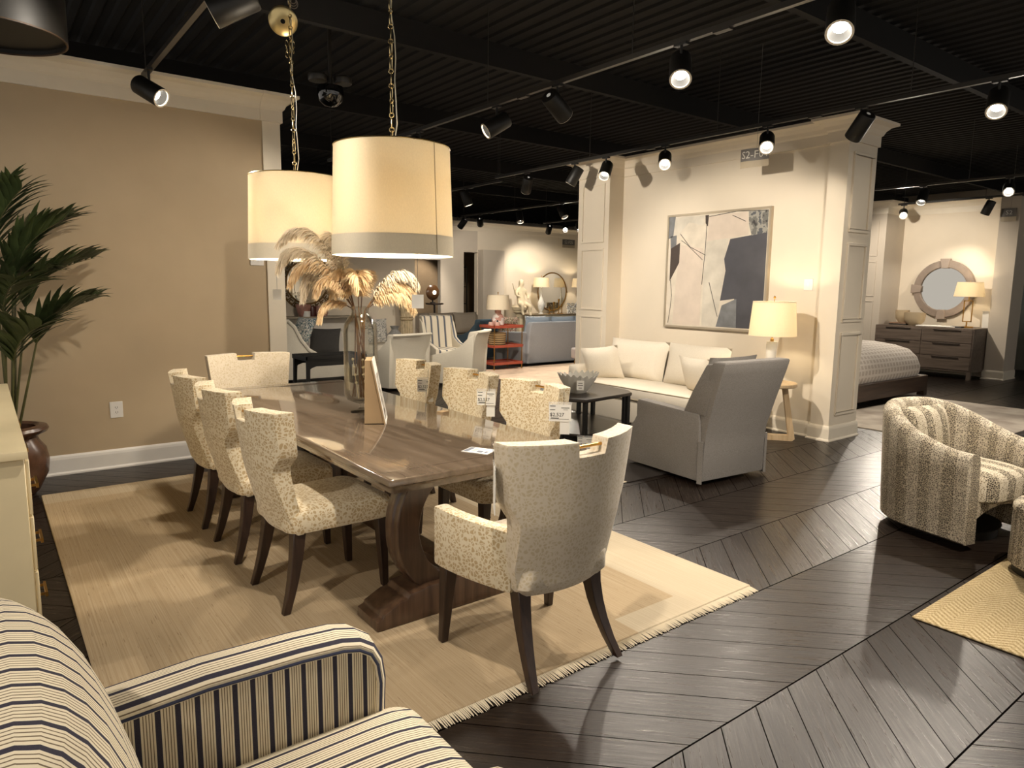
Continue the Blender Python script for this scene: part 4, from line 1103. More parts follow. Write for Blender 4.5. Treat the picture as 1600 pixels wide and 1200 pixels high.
paint([[(0.03, 0.29), (0.13, 0.24), (0.13, 0.42), (0.03, 0.59)], [(0.39, 0.01), (0.425, 0.01), (0.42, 0.11), (0.395, 0.08)]], plain('painting_umber', '#463c36', 0.7, var=0.1), 'umber_shape', 0.002)
paint([[(0.81, 0.01), (0.99, 0.01), (0.99, 0.19), (0.85, 0.21), (0.82, 0.12)]], patterned('painting_mottled_grey', ['#4c4b4a', '#74736f', '#9a9890', '#5c5f63'], 11), 'mottled_patch', 0.002)
m = M()
for q in (((0.13, 0.16), (0.24, 0.28), (0.41, 0.36)), ((0.145, 0.22), (0.21, 0.26), (0.38, 0.40)), ((0.04, 0.58), (0.06, 0.72), (0.05, 0.84), (0.03, 0.98)), ((0.41, 0.05), (0.405, 0.30), (0.385, 0.62)), ((0.43, 0.025), (0.70, 0.0), (0.99, 0.012)), ((0.46, 0.6), (0.56, 0.90)), ((0.66, 0.03), (0.79, 0.09))):
    m.tube([(-0.036, (0.5-u)*PW_, (0.5-v)*PH_) for u, v in q], 0.0035, 5)
m.build('ink_lines', plain('painting_line', '#3b3733', 0.8), pt)
m = M()
for sg in (-1, 1):
    m.box(-0.045, 0, sg*(PW_/2+0.012)-0.012, sg*(PW_/2+0.012)+0.012, -PH_/2-0.024, PH_/2+0.024)
    m.box(-0.045, 0, -PW_/2, PW_/2, sg*(PH_/2+0.012)-0.012, sg*(PH_/2+0.012)+0.012)
m.build('frame', plain('champagne_frame', '#b3a690', 0.35, 0.4), pt, smooth=False)
# grey swivel chair
GREYF = fabric('grey_chair_weave', '#a29d97', '#7f7a75', 330, 0.92, 0.4)
g = thing('grey_wing_chair', 'grey upholstered high backed swivel chair with skirt, seen from behind', 'armchair', (4.83, 3.72, 0), R(-5))
pl = [(-0.42, 0.035), (0.41, 0.035), (0.42, 0.30), (0.40, 0.35), (0.345, 0.40), (0.315, 0.45), (0.315, 0.565), (0.30, 0.60), (-0.40, 0.575)]
for sg in (-1, 1):
    m = M().prism(pl, sg*0.335-0.055, sg*0.335+0.055, 'x'); m.build('arm', GREYF, g, bevel=0.022, seg=2)
m = M(); rings = []
for z, y0, y1, hx in ((0.035, -0.44, -0.30, 0.37), (0.30, -0.445, -0.28, 0.365), (0.42, -0.455, -0.27, 0.365), (0.65, -0.52, -0.36, 0.375), (0.90, -0.60, -0.47, 0.385), (0.985, -0.625, -0.50, 0.385), (1.0, -0.62, -0.515, 0.375)):
    rings.append([(-hx, y0, z), (hx, y0, z), (hx, y1, z), (-hx, y1, z)])
m.loft(rings).build('backrest', GREYF, g, bevel=0.02, seg=2)
for sg in (-1, 1):
    m = M().prism([(-0.45, 0.56), (-0.22, 0.57), (-0.31, 0.75), (-0.44, 0.97), (-0.58, 0.985)], sg*0.348-0.035, sg*0.348+0.035, 'x'); m.build('wing', GREYF, g, bevel=0.018, seg=2)
m = softslab(0.275, 0.40, 0.30, 0.455, 0.05, 0.03, 0.02, 0, 0.05); m.build('seat_cushion', GREYF, g)
Bx(-0.28, 0.28, -0.30, 0.40, 0.035, 0.31).build('seat_deck', GREYF, g, bevel=0.015)
m = pillow(0.56, 0.56, 0.20, 10, 0.04); m.xf(tr(0, -0.30, 0.745) @ rot('X', 17)); cu = m.build('back_cushion', GREYF, g)
m = M()
for x, z in ((-0.12, 0.78), (0.12, 0.78), (0, 0.62)): m.tube([(x, -0.225-0.09*(z-0.6), z), (x, -0.205-0.09*(z-0.6), z-0.006)], 0.012, 8)
m.build('button', GREYF, cu)
for sg in (-1, 1):           # pleated skirt corners at the back
    m = M().prism([(sg*0.385, -0.452), (sg*0.395, -0.41), (sg*0.380, -0.405), (sg*0.368, -0.44)], 0.02, 0.36, 'z'); m.build('skirt_pleat', GREYF, g)
M().lathe([(0, 0), (0.26, 0), (0.26, 0.035), (0, 0.04)], 28).build('swivel_base', BLACKM, g)
# black cocktail table with bowl
BW = wood('black_stained_wood', '#17120f', '#332a25', 0, 2.5, 0.35)
c = thing('cocktail_table', 'black octagonal cocktail table with open shelf in front of the white sofa', 'table', (4.66, 5.05, 0.008))
oct_ = [(-0.31, -0.44), (0.36, -0.44), (0.42, -0.36), (0.56, 0.28), (0.48, 0.42), (-0.30, 0.42), (-0.42, 0.30), (-0.42, -0.27)]
oct_ = [(-0.30, -0.47), (0.40, -0.38), (0.50, -0.24), (0.55, 0.30), (0.44, 0.42), (-0.28, 0.42), (-0.42, 0.28), (-0.42, -0.26)]
M().prism(oct_, 0.485, 0.515, 'z').build('top', BW, c, bevel=0.004, seg=1)
M().prism([(x*0.97, y*0.97) for x, y in oct_], 0.16, 0.185, 'z').build('shelf', BW, c, bevel=0.004, seg=1)
for x, y in oct_: Bx(x*0.93-0.018, x*0.93+0.018, y*0.93-0.018, y*0.93+0.018, 0, 0.486).build('leg', BLACKM, c, smooth=False)
bw = thing('fluted_bowl', 'white fluted ceramic bowl on the black cocktail table', 'bowl', (4.62, 4.98, 0.523))
m = M(); rings = []; NB = 96
for r_, z, fl in ((0.0, 0.0, 0), (0.085, 0.0, 0), (0.095, 0.01, 0.0), (0.13, 0.05, 0.3), (0.175, 0.11, 0.8), (0.205, 0.165, 1.2), (0.198, 0.166, 1.2), (0.165, 0.11, 0.8), (0.12, 0.055, 0.3), (0.08, 0.02, 0), (0, 0.018, 0)):
    o = []
    for i in range(NB):
        a_ = 2*PI*i/NB+z*1.8; k_ = math.cos(a_*20 - z*4)
        rr = max(r_, 1e-4)+0.009*fl*k_; o.append((rr*math.cos(a_), rr*math.sin(a_)*0.92, z+0.012*fl*k_+0.02*fl*abs(math.cos(a_))))
    rings.append(o)
m.loft(rings, False); m.build('bowl', plain('white_glaze', '#d9d5cb', 0.25, var=0.05), bw)
p = thing('price_tag', 'small price tag hanging on the white fluted bowl', 'price tag', (4.50, 4.815, 0.62), R(-42), 'price tags in clear holders')
Bx(-0.035, 0.035, -0.001, 0.001, -0.045, 0.045).build('card', WHITE, p, smooth=False)
m = M()
for z, hw_ in ((0.02, 0.02), (0.0, 0.025), (-0.025, 0.015)): m.box(-hw_, hw_, -0.002, -0.001, z-0.004, z+0.003)
m.build('fine_print', GREYINK, p, smooth=False)
M().tube([(0, 0, 0.045), (0, 0.0, 0.08)], 0.001, 4).build('cord', INK, p)
price_tag((4.335, 4.55, 0.125), R(-42), 'price tag hanging on the shelf of the black cocktail table', big='$4,129.95', w=0.15, h=0.115, under=False)
# round oak side table and lamp
OAK = wood('bleached_oak', '#b79a73', '#d8bf9a', 2, 2, 0.5)
st = thing('side_table', 'round bleached oak side table between white sofa and wall corner', 'table', (6.44, 4.02, 0))
M().lathe([(0.0, 0.56), (0.235, 0.56), (0.25, 0.57), (0.25, 0.595), (0.245, 0.60), (0, 0.60)], 40).build('top', OAK, st)
m = M()
for a_ in (-50, ):
    pl = [(-0.23, 0.0), (0.23, 0.0), (0.255, 0.02), (0.155, 0.56), (-0.155, 0.56), (-0.255, 0.02)]
    inn = [(-0.185, 0.055), (0.185, 0.055), (0.19, 0.06), (0.105, 0.56), (-0.105, 0.56), (-0.19, 0.06)]
    s0 = len(m.v); n = 6
    v_ = [(x, -0.04, z) for x, z in pl]+[(x, -0.04, z) for x, z in inn]+[(x, 0.04, z) for x, z in pl]+[(x, 0.04, z) for x, z in inn]
    fs = []
    for i in range(n):
        j = (i+1) % n
        fs += [(i, j, n+j, n+i), (2*n+j, 2*n+i, 3*n+i, 3*n+j), (j, i, 2*n+i, 2*n+j), (n+i, n+j, 3*n+j, 3*n+i)]
    m.add(v_, fs); m.xf(rot('Z', a_), s0)
m.build('loop_base', OAK, st, bevel=0.008, seg=2)
def table_lamp(loc, label, base, rb, rt, hs, z0, shade=SHADE, power=6, finial=True, group=None, name='table_lamp'):
    """base: list of (part name, material, profile)"""
    l = thing(name, label, 'lamp', loc, 0, group)
    for nm, mt, pr in base: M().lathe(pr, 24).build(nm, mt, l)
    M().lathe([(rb-0.003, z0), (rb, z0), (rt, z0+hs), (rt-0.003, z0+hs), (rb-0.003, z0)], 40, cap=False).build('lamp_shade', shade, l)
    m = M(); m.ring((0, 0, z0+hs-0.006), rt-0.003, 0.003, 'z', 30, 5)
    for k_ in range(3):
        a_ = 2*PI*k_/3; m.tube([(0, 0, z0+hs-0.012), (rt*math.cos(a_), rt*math.sin(a_), z0+hs-0.006)], 0.002, 4)
    m.tube([(0, 0, z0-0.03), (0, 0, z0+hs+0.03)], 0.004, 6)
    if finial: m.lathe([(0, z0+hs+0.025), (0.010, z0+hs+0.03), (0.012, z0+hs+0.045), (0, z0+hs+0.06)], 10)
    m.build('harp', BRASS, l)
    if power:
        M().lathe([(0, z0+0.06), (0.02, z0+0.06), (0.03, z0+0.10), (0.02, z0+0.14), (0, z0+0.145)], 12).build('bulb', glow('table_bulb_glow', '#ffdda8', 6), l)
        ld = bpy.data.lights.new('lamp_light', 'POINT'); ld.energy = power; ld.color = (1, 0.82, 0.56); ld.shadow_soft_size = 0.04
        lo = bpy.data.objects.new('lamp_light', ld); COL.objects.link(lo); lo.parent = l; lo.location = (0, 0, z0+hs*0.62)
    return l
MARB = plain('white_marble', '#ddd8cd', 0.3, var=0.12, nscale=7)
table_lamp((6.48, 4.07, 0.60), 'table lamp with white marble column and lit linen shade beside the white sofa',
    [('plinth', BRASS, [(0, 0), (0.07, 0), (0.07, 0.012), (0, 0.012)]), ('column', MARB, [(0, 0.012), (0.052, 0.012), (0.052, 0.415), (0, 0.415)]), ('neck', BRASS, [(0, 0.415), (0.018, 0.415), (0.018, 0.44), (0.008, 0.45), (0.008, 0.50), (0, 0.50)])],
    0.236, 0.208, 0.35, 0.475, power=9)
# hanging aisle signs
def aisle_sign(loc, rz, text, label, w, h, ts):
    p = thing('aisle_sign', label, 'sign', loc, rz, 'hanging aisle signs')
    m = M(); n = 8
    def cv(u, z, d): return (w*(u-0.5), 0.018*math.sin((u-0.5)*PI*1.6)+d, z)
    m.shell(lambda u, v_: cv(u, h*(0.35+0.65*v_)-h/2, 0), lambda u, v_: cv(u, h*(0.35+0.65*v_)-h/2, 0.002), [i/n for i in range(n+1)], [0, 1]); m.build('panel', plain('dark_sign_grey', '#6f6a64', 0.5), p)
    m = M(); m.shell(lambda u, v_: cv(u, h*0.35*v_-h/2, 0), lambda u, v_: cv(u, h*0.35*v_-h/2, 0.002), [i/n for i in range(n+1)], [0, 1]); m.build('lower_strip', plain('tan_sign_strip', '#b7a88f', 0.6), p)
    m = M(); text_into(m, text, ts, tr(0, 0, h*0.16) @ rot('X', 90), 0.0008)
    m.v = [(x, 0.018*math.sin(x/w*PI*1.6)-0.0015+y, z) for x, y, z in m.v]
    m.build('lettering', plain('sign_letter_white', '#d9d4c8', 0.6), p, smooth=False, fix=False)
    m = M()
    for x in (0.02, ): m.tube([(x, 0.002, h/2), (x, 0.002, 4.0-loc[2])], 0.0015, 4)
    m.build('wire', GREYINK, p)
aisle_sign((6.50, 4.415, 2.895), R(-90), 'S2-F04', 'grey hanging aisle sign in front of the painting wall', 0.32, 0.19, 0.105)
aisle_sign((13.83, 15.45, 2.79), R(0), 'S2-F05', 'small grey hanging aisle sign in front of the far mirror wall', 0.50, 0.24, 0.13)
aisle_sign((14.2, 4.57, 2.86), R(-90), 'S2', 'tiny grey hanging aisle sign above the bedroom column', 0.22, 0.22, 0.10)

# ------------------------------------------------------------------ bedroom seen past the wall corner
DRW = wood('taupe_oak', '#4f4338', '#73655a', 1, 2, 0.45)
d = thing('dresser', 'taupe wood six drawer dresser under the round wooden mirror', 'dresser', (14.10, 5.57, 0))
Bx(-0.42, 0.42, -0.84, 0.84, 0.13, 0.90).build('carcass', DRW, d, bevel=0.006, seg=1)
for x in (-0.39, 0.39):
    for y in (-0.81, 0.81): Bx(x-0.03, x+0.03, y-0.03, y+0.03, 0, 0.14).build('leg', DRW, d, smooth=False)
for cx in (-0.415, 0.415):
    for k_ in range(3):
        q = Bx(-0.432, -0.415, cx-0.405, cx+0.405, 0.165+0.24*k_, 0.395+0.24*k_).build('drawer', DRW, d, bevel=0.003, seg=1)
        Bx(-0.455, -0.43, cx-0.22, cx+0.22, 0.375+0.24*k_, 0.390+0.24*k_).build('handle', plain('dark_bar_pull', '#3b322b', 0.4, 0.4), q, smooth=False)
mi = thing('round_mirror', 'round mirror with wide taupe wooden frame and four keystones above the dresser', 'mirror', (14.53, 5.60, 1.585))
m = M()
for a0 in range(4):
    rings = []
    for i in range(13):
        t_ = PI/2*a0+0.0+PI/2*i/12
        c_, s_ = math.cos(t_), math.sin(t_)
        rings.append([(0, c_*0.40, s_*0.40), (-0.045, c_*0.40, s_*0.40), (-0.055, c_*0.41, s_*0.41), (-0.055, c_*0.525, s_*0.525), (-0.03, c_*0.535, s_*0.535), (0, c_*0.535, s_*0.535)])
    m.loft(rings)
m.build('frame', plain('taupe_mirror_wood', '#8e7f72', 0.5, var=0.12), mi)
for k_ in range(4):
    m = Bx(-0.075, 0, -0.085, 0.085, 0.385, 0.565); m.v = [(x, y*(1.0 if z > 0.45 else 0.72), z) for x, y, z in m.v]; m.xf(rot('X', 90*k_)); m.build('keystone', plain('taupe_keystone', '#9a8b7e', 0.5), mi, bevel=0.006, seg=1)
m = M(); m.lathe([(0, 0.0), (0.405, 0.0)], 48, cap=False); m.xf(tr(-0.02, 0, 0) @ rot('Y', -90)); m.build('mirror_glass', MIRROR, mi, fix=False)
POTM = plain('ribbed_stone_pot', '#b5a283', 0.8, var=0.1)
def pot(loc, r_, h, label, mt, name='planter', group=None):
    p = thing(name, label, 'pot', loc, 0, group)
    M().lathe([(0, 0), (r_*0.55, 0), (r_*0.6, h*0.06), (r_*0.92, h*0.3), (r_, h*0.55), (r_, h), (r_*0.9, h), (r_*0.88, h*0.5), (0, h*0.3)], 28, cap=False).build('body', mt, p); return p
pot((14.12, 6.13, 0.947), 0.12, 0.23, 'tall beige stone pot standing on books at the left end of the dresser', POTM)
pot((14.02, 5.86, 0.902), 0.175, 0.24, 'wide beige stone bowl beside the tall pot on the dresser', plain('ribbed_stone_bowl', '#ab997c', 0.8))
for i, (cc, nm) in enumerate((('#38342f', 'dark grey lower book under the tall stone pot'), ('#8c6f57', 'brown upper book under the tall stone pot'))):
    tag(Bx(-0.13, 0.13, -0.16, 0.16, 0, 0.022).xf(tr(14.12, 6.15, 0.901+0.0225*i) @ rot('Z', 5*i)).build('book', plain('book_cover', cc, 0.7), smooth=False), nm, 'book')
tag(Bx(-0.14, 0.14, -0.33, 0.33, 0, 0.02).xf(tr(13.95, 5.42, 0.901)).build('white_tray', WHITE, bevel=0.006, seg=1), 'flat white tray on the dresser below the mirror', 'tray')
tag(Bx(-0.06, 0.06, -0.09, 0.09, 0, 0.025).xf(tr(13.88, 5.08, 0.901)).build('book', plain('charcoal_book', '#4b4a4a', 0.6), smooth=False), 'small charcoal book at the right end of the white tray', 'book')
l = table_lamp((14.12, 5.02, 0.902), 'bedside style lamp with open brass frame and lit shade on the dresser', [('foot', BRASS, [(0, 0), (0.11, 0), (0.11, 0.02), (0.02, 0.025), (0.012, 0.03), (0.012, 0.10), (0, 0.10)])], 0.24, 0.20, 0.26, 0.55, power=7, finial=False)
m = M()
for a_ in ((-0.005, 0.012, -0.075, -0.06, 0.10, 0.48), (-0.005, 0.012, 0.06, 0.075, 0.10, 0.48), (-0.005, 0.012, -0.075, 0.075, 0.10, 0.115), (-0.005, 0.012, -0.075, 0.075, 0.47, 0.485)): m.box(*a_)
m.tube([(0, 0, 0.48), (0, 0, 0.56)], 0.008, 8); m.build('open_frame', BRASS, l, smooth=False)
tag(Bx(-0.004, 0.004, -0.05, 0.05, 0, 0.30).xf(tr(14.35, 4.80, 0.902) @ rot('Y', -6)).build('sign_card', WHITE, smooth=False), 'white card standing at the right end of the dresser', 'card')
BEDW = wood('brown_bed_wood', '#3a2c22', '#5c483a', 0, 2, 0.4)
b = thing('bed', 'low brown wooden bed with white checked duvet behind the wall corner', 'bed', (9.98, 5.45, 0.013))
Bx(-1.05, 1.15, -1.06, 1.06, 0.07, 0.30).build('frame', BEDW, b, bevel=0.008, seg=1)
for x in (-1.0, 1.10):
    for y in (-1.01, 1.01): Bx(x-0.05, x+0.05, y-0.05, y+0.05, 0, 0.08).build('leg', BEDW, b, smooth=False)
m = M(); rings = []; rr = random.Random(8)
for ins, z in ((0.01, 0.29), (-0.015, 0.36), (-0.02, 0.45), (0.02, 0.58), (0.10, 0.69), (0.24, 0.755), (0.45, 0.79), (0.75, 0.80)):
    rings.append([(x+0.05, y, z+0.012*math.sin(9*x+3*y)) for x, y in rrect(1.06-ins, 1.0-ins, 0.22, 8)])
m.loft(rings); m.build('duvet', checker_cloth('checked_duvet_cloth', '#e6ddd2', '#cdc1b4', 11), b)
k = thing('brown_chest', 'dark brown wooden chest cut by the right edge beyond the bedroom column', 'chest', (15.55, 3.80, 0))
DKB = wood('mahogany', '#2a1610', '#4a2a1d', 0, 2, 0.3)
for a_, nm in (((-0.45, 0.45, -0.6, 0.42, 0.72, 0.92), 'top_section'), ((-0.42, 0.42, -0.56, 0.38, 0.22, 0.72), 'body'), ((-0.48, 0.48, -0.62, 0.46, 0.06, 0.22), 'base')): Bx(*a_).build(nm, DKB, k, bevel=0.02, seg=2)
for x in (-0.4, 0.4):
    for y in (-0.5, 0.38): M().lathe([(0, 0), (0.03, 0), (0.03, 0.06), (0, 0.06)], 10, (x, y)).build('foot', DKB, k)

# ------------------------------------------------------------------ far seating area: blue sofa, cart, statue, console
BLUE = fabric('pale_blue_grey_linen', '#b0b2b5', '#9b9ea3', 200, 0.9, 0.2)
BLUEL = fabric('pale_blue_cushion', '#a9b6c4', '#93a1b1', 200, 0.9, 0.2)
s = thing('blue_sofa', 'pale grey blue slipcovered sofa seen from behind past the wall pier', 'sofa', (9.60, 11.15, 0))
m = M(); rings = []
for z, y0, y1, hx in ((0.03, -0.52, -0.38, 1.10), (0.45, -0.53, -0.36, 1.09), (0.78, -0.55, -0.40, 1.06), (0.85, -0.545, -0.42, 1.02)):
    rings.append([(-hx, y0, z), (hx, y0, z), (hx, y1, z), (-hx, y1, z)])
m.loft(rings).build('back', BLUE, s, bevel=0.03, seg=3)
rbox(-1.05, 1.05, -0.42, 0.50, 0.03, 0.32, 0.03, 'base', BLUE, s)
for sg in (-1, 1):
    m = M().prism([(-0.45, 0.03), (0.48, 0.03), (0.50, 0.50), (0.46, 0.60), (0.30, 0.63), (-0.45, 0.66)], sg*1.10-0.09, sg*1.10+0.09, 'x'); m.build('arm', BLUE, s, bevel=0.035, seg=3)
rbox(-0.99, 0.99, -0.38, 0.52, 0.32, 0.48, 0.04, 'seat_cushion', BLUE, s)
for i in range(3):
    m = pillow(0.66, 0.46, 0.24, 10, 0.04, 4); m.xf(tr(-0.66+0.66*i, -0.27, 0.72) @ rot('X', 12)); m.build('back_cushion', BLUEL, s)
throw((8.63, 11.45, 0.72), -18, R(-65), 0.46, 0.44, 0.16, patterned('floral_print', ['#8f4a44', '#d9c7b0', '#5f6b4c', '#c79a8c', '#e3d8c4'], 26), 'floral patterned pillow at the left end of the blue sofa')
throw((9.02, 11.02, 0.74), -14, R(-20), 0.46, 0.44, 0.14, patterned('blue_floral_print', ['#6e7f92', '#d7d8d6', '#93a1b1'], 26), 'grey blue patterned pillow between floral pillow and sofa back')
CORAL = plain('coral_lacquer', '#a8503c', 0.35)
c = thing('tiered_cart', 'three tier coral red serving table with thin gold posts', 'table', (7.76, 10.50, 0))
for z in (0.10, 0.42, 0.78):
    Bx(-0.34, 0.34, -0.24, 0.24, z, z+0.022).build('tier', CORAL, c, bevel=0.005, seg=1)
    m = M()
    for a_ in ((-0.34, 0.34, -0.24, -0.23), (-0.34, 0.34, 0.23, 0.24), (-0.34, -0.33, -0.24, 0.24), (0.33, 0.34, -0.24, 0.24)): m.box(*a_, z+0.02, z+0.05)
    m.build('gallery_rail', CORAL, c, smooth=False)
for x in (-0.32, 0.32):
    for y in (-0.22, 0.22): M().tube([(x, y, 0), (x, y, 0.84)], 0.010, 8).build('post', GOLD, c)
table_lamp((7.72, 10.56, 0.801), 'table lamp with white and blush glass base and pale shade on the coral tiered table',
    [('base', patterned('blush_glass', ['#b98d80', '#d9d0c8', '#e8e2da'], 5), [(0, 0), (0.08, 0), (0.115, 0.03), (0.12, 0.15), (0.09, 0.22), (0.06, 0.23), (0.06, 0.30), (0, 0.30)])], 0.22, 0.20, 0.27, 0.31, SHADE, 0, True)
PINK = plain('blush_ceramic', '#c39a8c', 0.4, var=0.2)
for x, y, lb in ((7.47, 10.43, 'left one of two small blush jars on the coral table'), (7.58, 10.38, 'right one of two small blush jars on the coral table')):
    j = thing('small_jar', lb, 'jar', (x, y, 0.801), 0, 'blush jars on the coral table'); M().lathe([(0, 0), (0.045, 0), (0.055, 0.05), (0.04, 0.09), (0, 0.09)], 16).build('body', PINK, j); M().lathe([(0, 0.09), (0.02, 0.09), (0.014, 0.125), (0, 0.125)], 10).build('lid', BLACKM, j)
bk_ = thing('woven_basket', 'woven open basket on the middle tier of the coral table', 'basket', (7.66, 10.5, 0.443))
M().lathe([(0.16, 0), (0.17, 0.25), (0.155, 0.25), (0.145, 0.02), (0, 0.02), (0, 0), (0.16, 0)], 24, cap=False).build('body', barstripe('basket_weave', 2, 0.04, '#b39a72', '#5c4a32'), bk_)
# statue
PLAST = plain('cream_plaster', '#d9c9a9', 0.7, var=0.1, nscale=14)
s = thing('cherub_statue', 'cream plaster figure seated on a pedestal against the far wall', 'statue', (11.82, 15.15, 0))
M().lathe([(0, 0), (0.16, 0), (0.16, 0.05), (0.11, 0.09), (0.095, 0.3), (0.085, 0.70), (0.10, 0.78), (0.18, 0.84), (0.18, 0.90), (0, 0.90)], 22).build('pedestal', PLAST, s)
me = bpy.data.meshes.new('figure')
J = [((0, 0, 1.10), 0.11), ((0, -0.01, 1.25), 0.10), ((0, -0.02, 1.42), 0.115), ((0, -0.03, 1.52), 0.05), ((0.0, -0.05, 1.63), 0.082), ((0, -0.06, 1.74), 0.06),
     ((-0.14, -0.03, 1.44), 0.05), ((-0.20, -0.10, 1.30), 0.038), ((-0.12, -0.18, 1.26), 0.03), ((0.14, -0.03, 1.44), 0.05), ((0.22, -0.06, 1.30), 0.038), ((0.16, -0.16, 1.20), 0.03),
     ((-0.09, -0.10, 1.06), 0.085), ((-0.11, -0.26, 1.05), 0.06), ((-0.10, -0.24, 0.86), 0.045), ((-0.10, -0.30, 0.76), 0.03), ((0.10, -0.10, 1.06), 0.085), ((0.14, -0.27, 1.02), 0.06), ((0.15, -0.25, 0.84), 0.045), ((0.15, -0.31, 0.74), 0.03)]
E_ = [(0, 1), (1, 2), (2, 3), (3, 4), (4, 5), (2, 6), (6, 7), (7, 8), (2, 9), (9, 10), (10, 11), (0, 12), (12, 13), (13, 14), (14, 15), (0, 16), (16, 17), (17, 18), (18, 19)]
me.from_pydata([p for p, _ in J], E_, []); fo = bpy.data.objects.new('figure', me); COL.objects.link(fo); fo.parent = s
sk = fo.modifiers.new('skin', 'SKIN'); sb = fo.modifiers.new('sub', 'SUBSURF'); sb.levels = 2; sb.render_levels = 2
for i, (p, r_) in enumerate(J): me.skin_vertices[0].data[i].radius = (r_, r_)
me.skin_vertices[0].data[0].use_root = True; me.materials.append(PLAST); sk.use_smooth_shade = True
m = M()
for sg in (-1, 1): m.prism([(sg*0.03, 1.36), (sg*0.16, 1.52), (sg*0.20, 1.62), (sg*0.13, 1.42), (sg*0.10, 1.30)], 0.07, 0.10, 'y')
m.build('wings', PLAST, s, bevel=0.008)
m = M().lathe([(0, 1.02), (0.20, 1.03), (0.23, 0.98), (0.21, 0.90), (0, 0.90)], 18); m.build('drapery', PLAST, s)
CONS = plain('grey_painted_console', '#b3a78f', 0.5)
c = thing('console_cabinet', 'grey cream console cabinet under the round gold mirror', 'cabinet', (13.25, 15.38, 0))
Bx(-1.10, 1.10, -0.27, 0.30, 0.08, 0.74).build('carcass', CONS, c, smooth=False)
Bx(-1.13, 1.13, -0.29, 0.30, 0.745, 0.775).build('top', plain('taupe_console_top', '#8a7a62', 0.4), c, bevel=0.004, seg=1)
for i in range(4): Bx(-1.08+0.545*i, -0.555+0.545*i, -0.285, -0.268, 0.11, 0.72).build('door', CONS, c, bevel=0.006, seg=1)
for x in (-1.0, 1.0): Bx(x-0.03, x+0.03, -0.24, 0.26, 0, 0.09).build('leg', CONS, c, smooth=False)
mi = thing('round_mirror', 'round mirror with thin gold rim on the far wall between two lit lamps', 'mirror', (13.42, 15.68, 1.40))
m = M(); m.ring((0, -0.02, 0), 0.545, 0.018, 'y', 48, 8); m.build('rim', GOLD, mi)
m = M().lathe([(0, 0), (0.54, 0)], 48, cap=False); m.xf(tr(0, -0.02, 0) @ rot('X', 90)); m.build('mirror_glass', MIRROR, mi, fix=False)
WG = plain('white_glass_lamp', '#dcdad2', 0.15, var=0.15, nscale=20)
lb_ = [('base', WG, [(0, 0), (0.075, 0), (0.075, 0.02), (0.03, 0.04), (0.09, 0.16), (0.10, 0.30), (0.05, 0.44), (0.02, 0.50), (0.012, 0.75), (0, 0.75)])]
table_lamp((12.66, 15.25, 0.776), 'lit table lamp on the console, left of the gold mirror', lb_, 0.235, 0.20, 0.27, 0.75, power=10, group='lit lamps on the far console')
table_lamp((14.12, 15.25, 0.776), 'lit table lamp on the console, right of the gold mirror beside the pier', lb_, 0.235, 0.20, 0.27, 0.75, power=10, group='lit lamps on the far console')
for x, h, lb in ((12.92, 0.20, 'shortest'), (13.08, 0.34, 'left tall'), (13.26, 0.42, 'tallest'), (13.38, 0.28, 'right')):
    g = thing('gold_candlestick', lb+' gold candlestick on the console in front of the mirror', 'candlestick', (x, 15.18, 0.776), 0, 'gold candlesticks on the console')
    M().lathe([(0, 0), (0.05, 0), (0.05, 0.012), (0.012, 0.03), (0.016, h*0.5), (0.010, h*0.6), (0.03, h-0.02), (0.03, h), (0, h)], 14).build('stick', GOLD, g)
tag(Bx(-0.27, 0.27, -0.02, 0.02, 0, 0.30).xf(tr(13.86, 15.16, 0.777) @ rot('X', -8)).build('floral_canvas', patterned('white_floral_canvas', ['#e9e5dc', '#e9e5dc', '#8b8a88', '#d8c9a8', '#f0ece4'], 16), smooth=False), 'white canvas with grey flowers leaning on the console', 'picture')
plate('light_switch', 'pale switch plate on the far wall left of the statue', 'light switch', (11.25, 15.695, 1.55), 0, 0.09, 0.13, [(-0.008, 0.008, -0.009, -0.005, -0.02, 0.02)])
# blush chair half hidden by the pier
BLUSH = barstripe('blush_channel_velvet', 0, 0.075, '#d5bfae', '#c4ab99', duty=0.85)
b = thing('blush_chair', 'blush channel backed chair half hidden by the wall pier', 'armchair', (9.13, 9.36, 0.013), R(80))
m = M(); rings = []
for i in range(17):
    t_ = PI*(-0.1+1.2*i/16); h = 0.40+0.36*math.sin(max(0, min(PI, t_)))**0.7
    c_, s_ = math.cos(t_), math.sin(t_)
    rings.append([(0.36*c_, -0.34*s_, 0.20), (0.39*c_, -0.38*s_, h-0.03), (0.37*c_, -0.36*s_, h), (0.33*c_, -0.31*s_, h-0.02), (0.29*c_, -0.27*s_, 0.30)])
m.loft(rings); m.build('backrest', BLUSH, b)
rbox(-0.33, 0.33, -0.30, 0.36, 0.20, 0.40, 0.04, 'seat', plain('grey_blush_seat', '#a39a96', 0.9), b)
for x in (-0.26, 0.26):
    for y in (-0.22, 0.28): leg(M(), (x, y, 0.21), (x*1.08, y*1.08, 0), 0.018, 0.011).build('leg', BRASS, b)

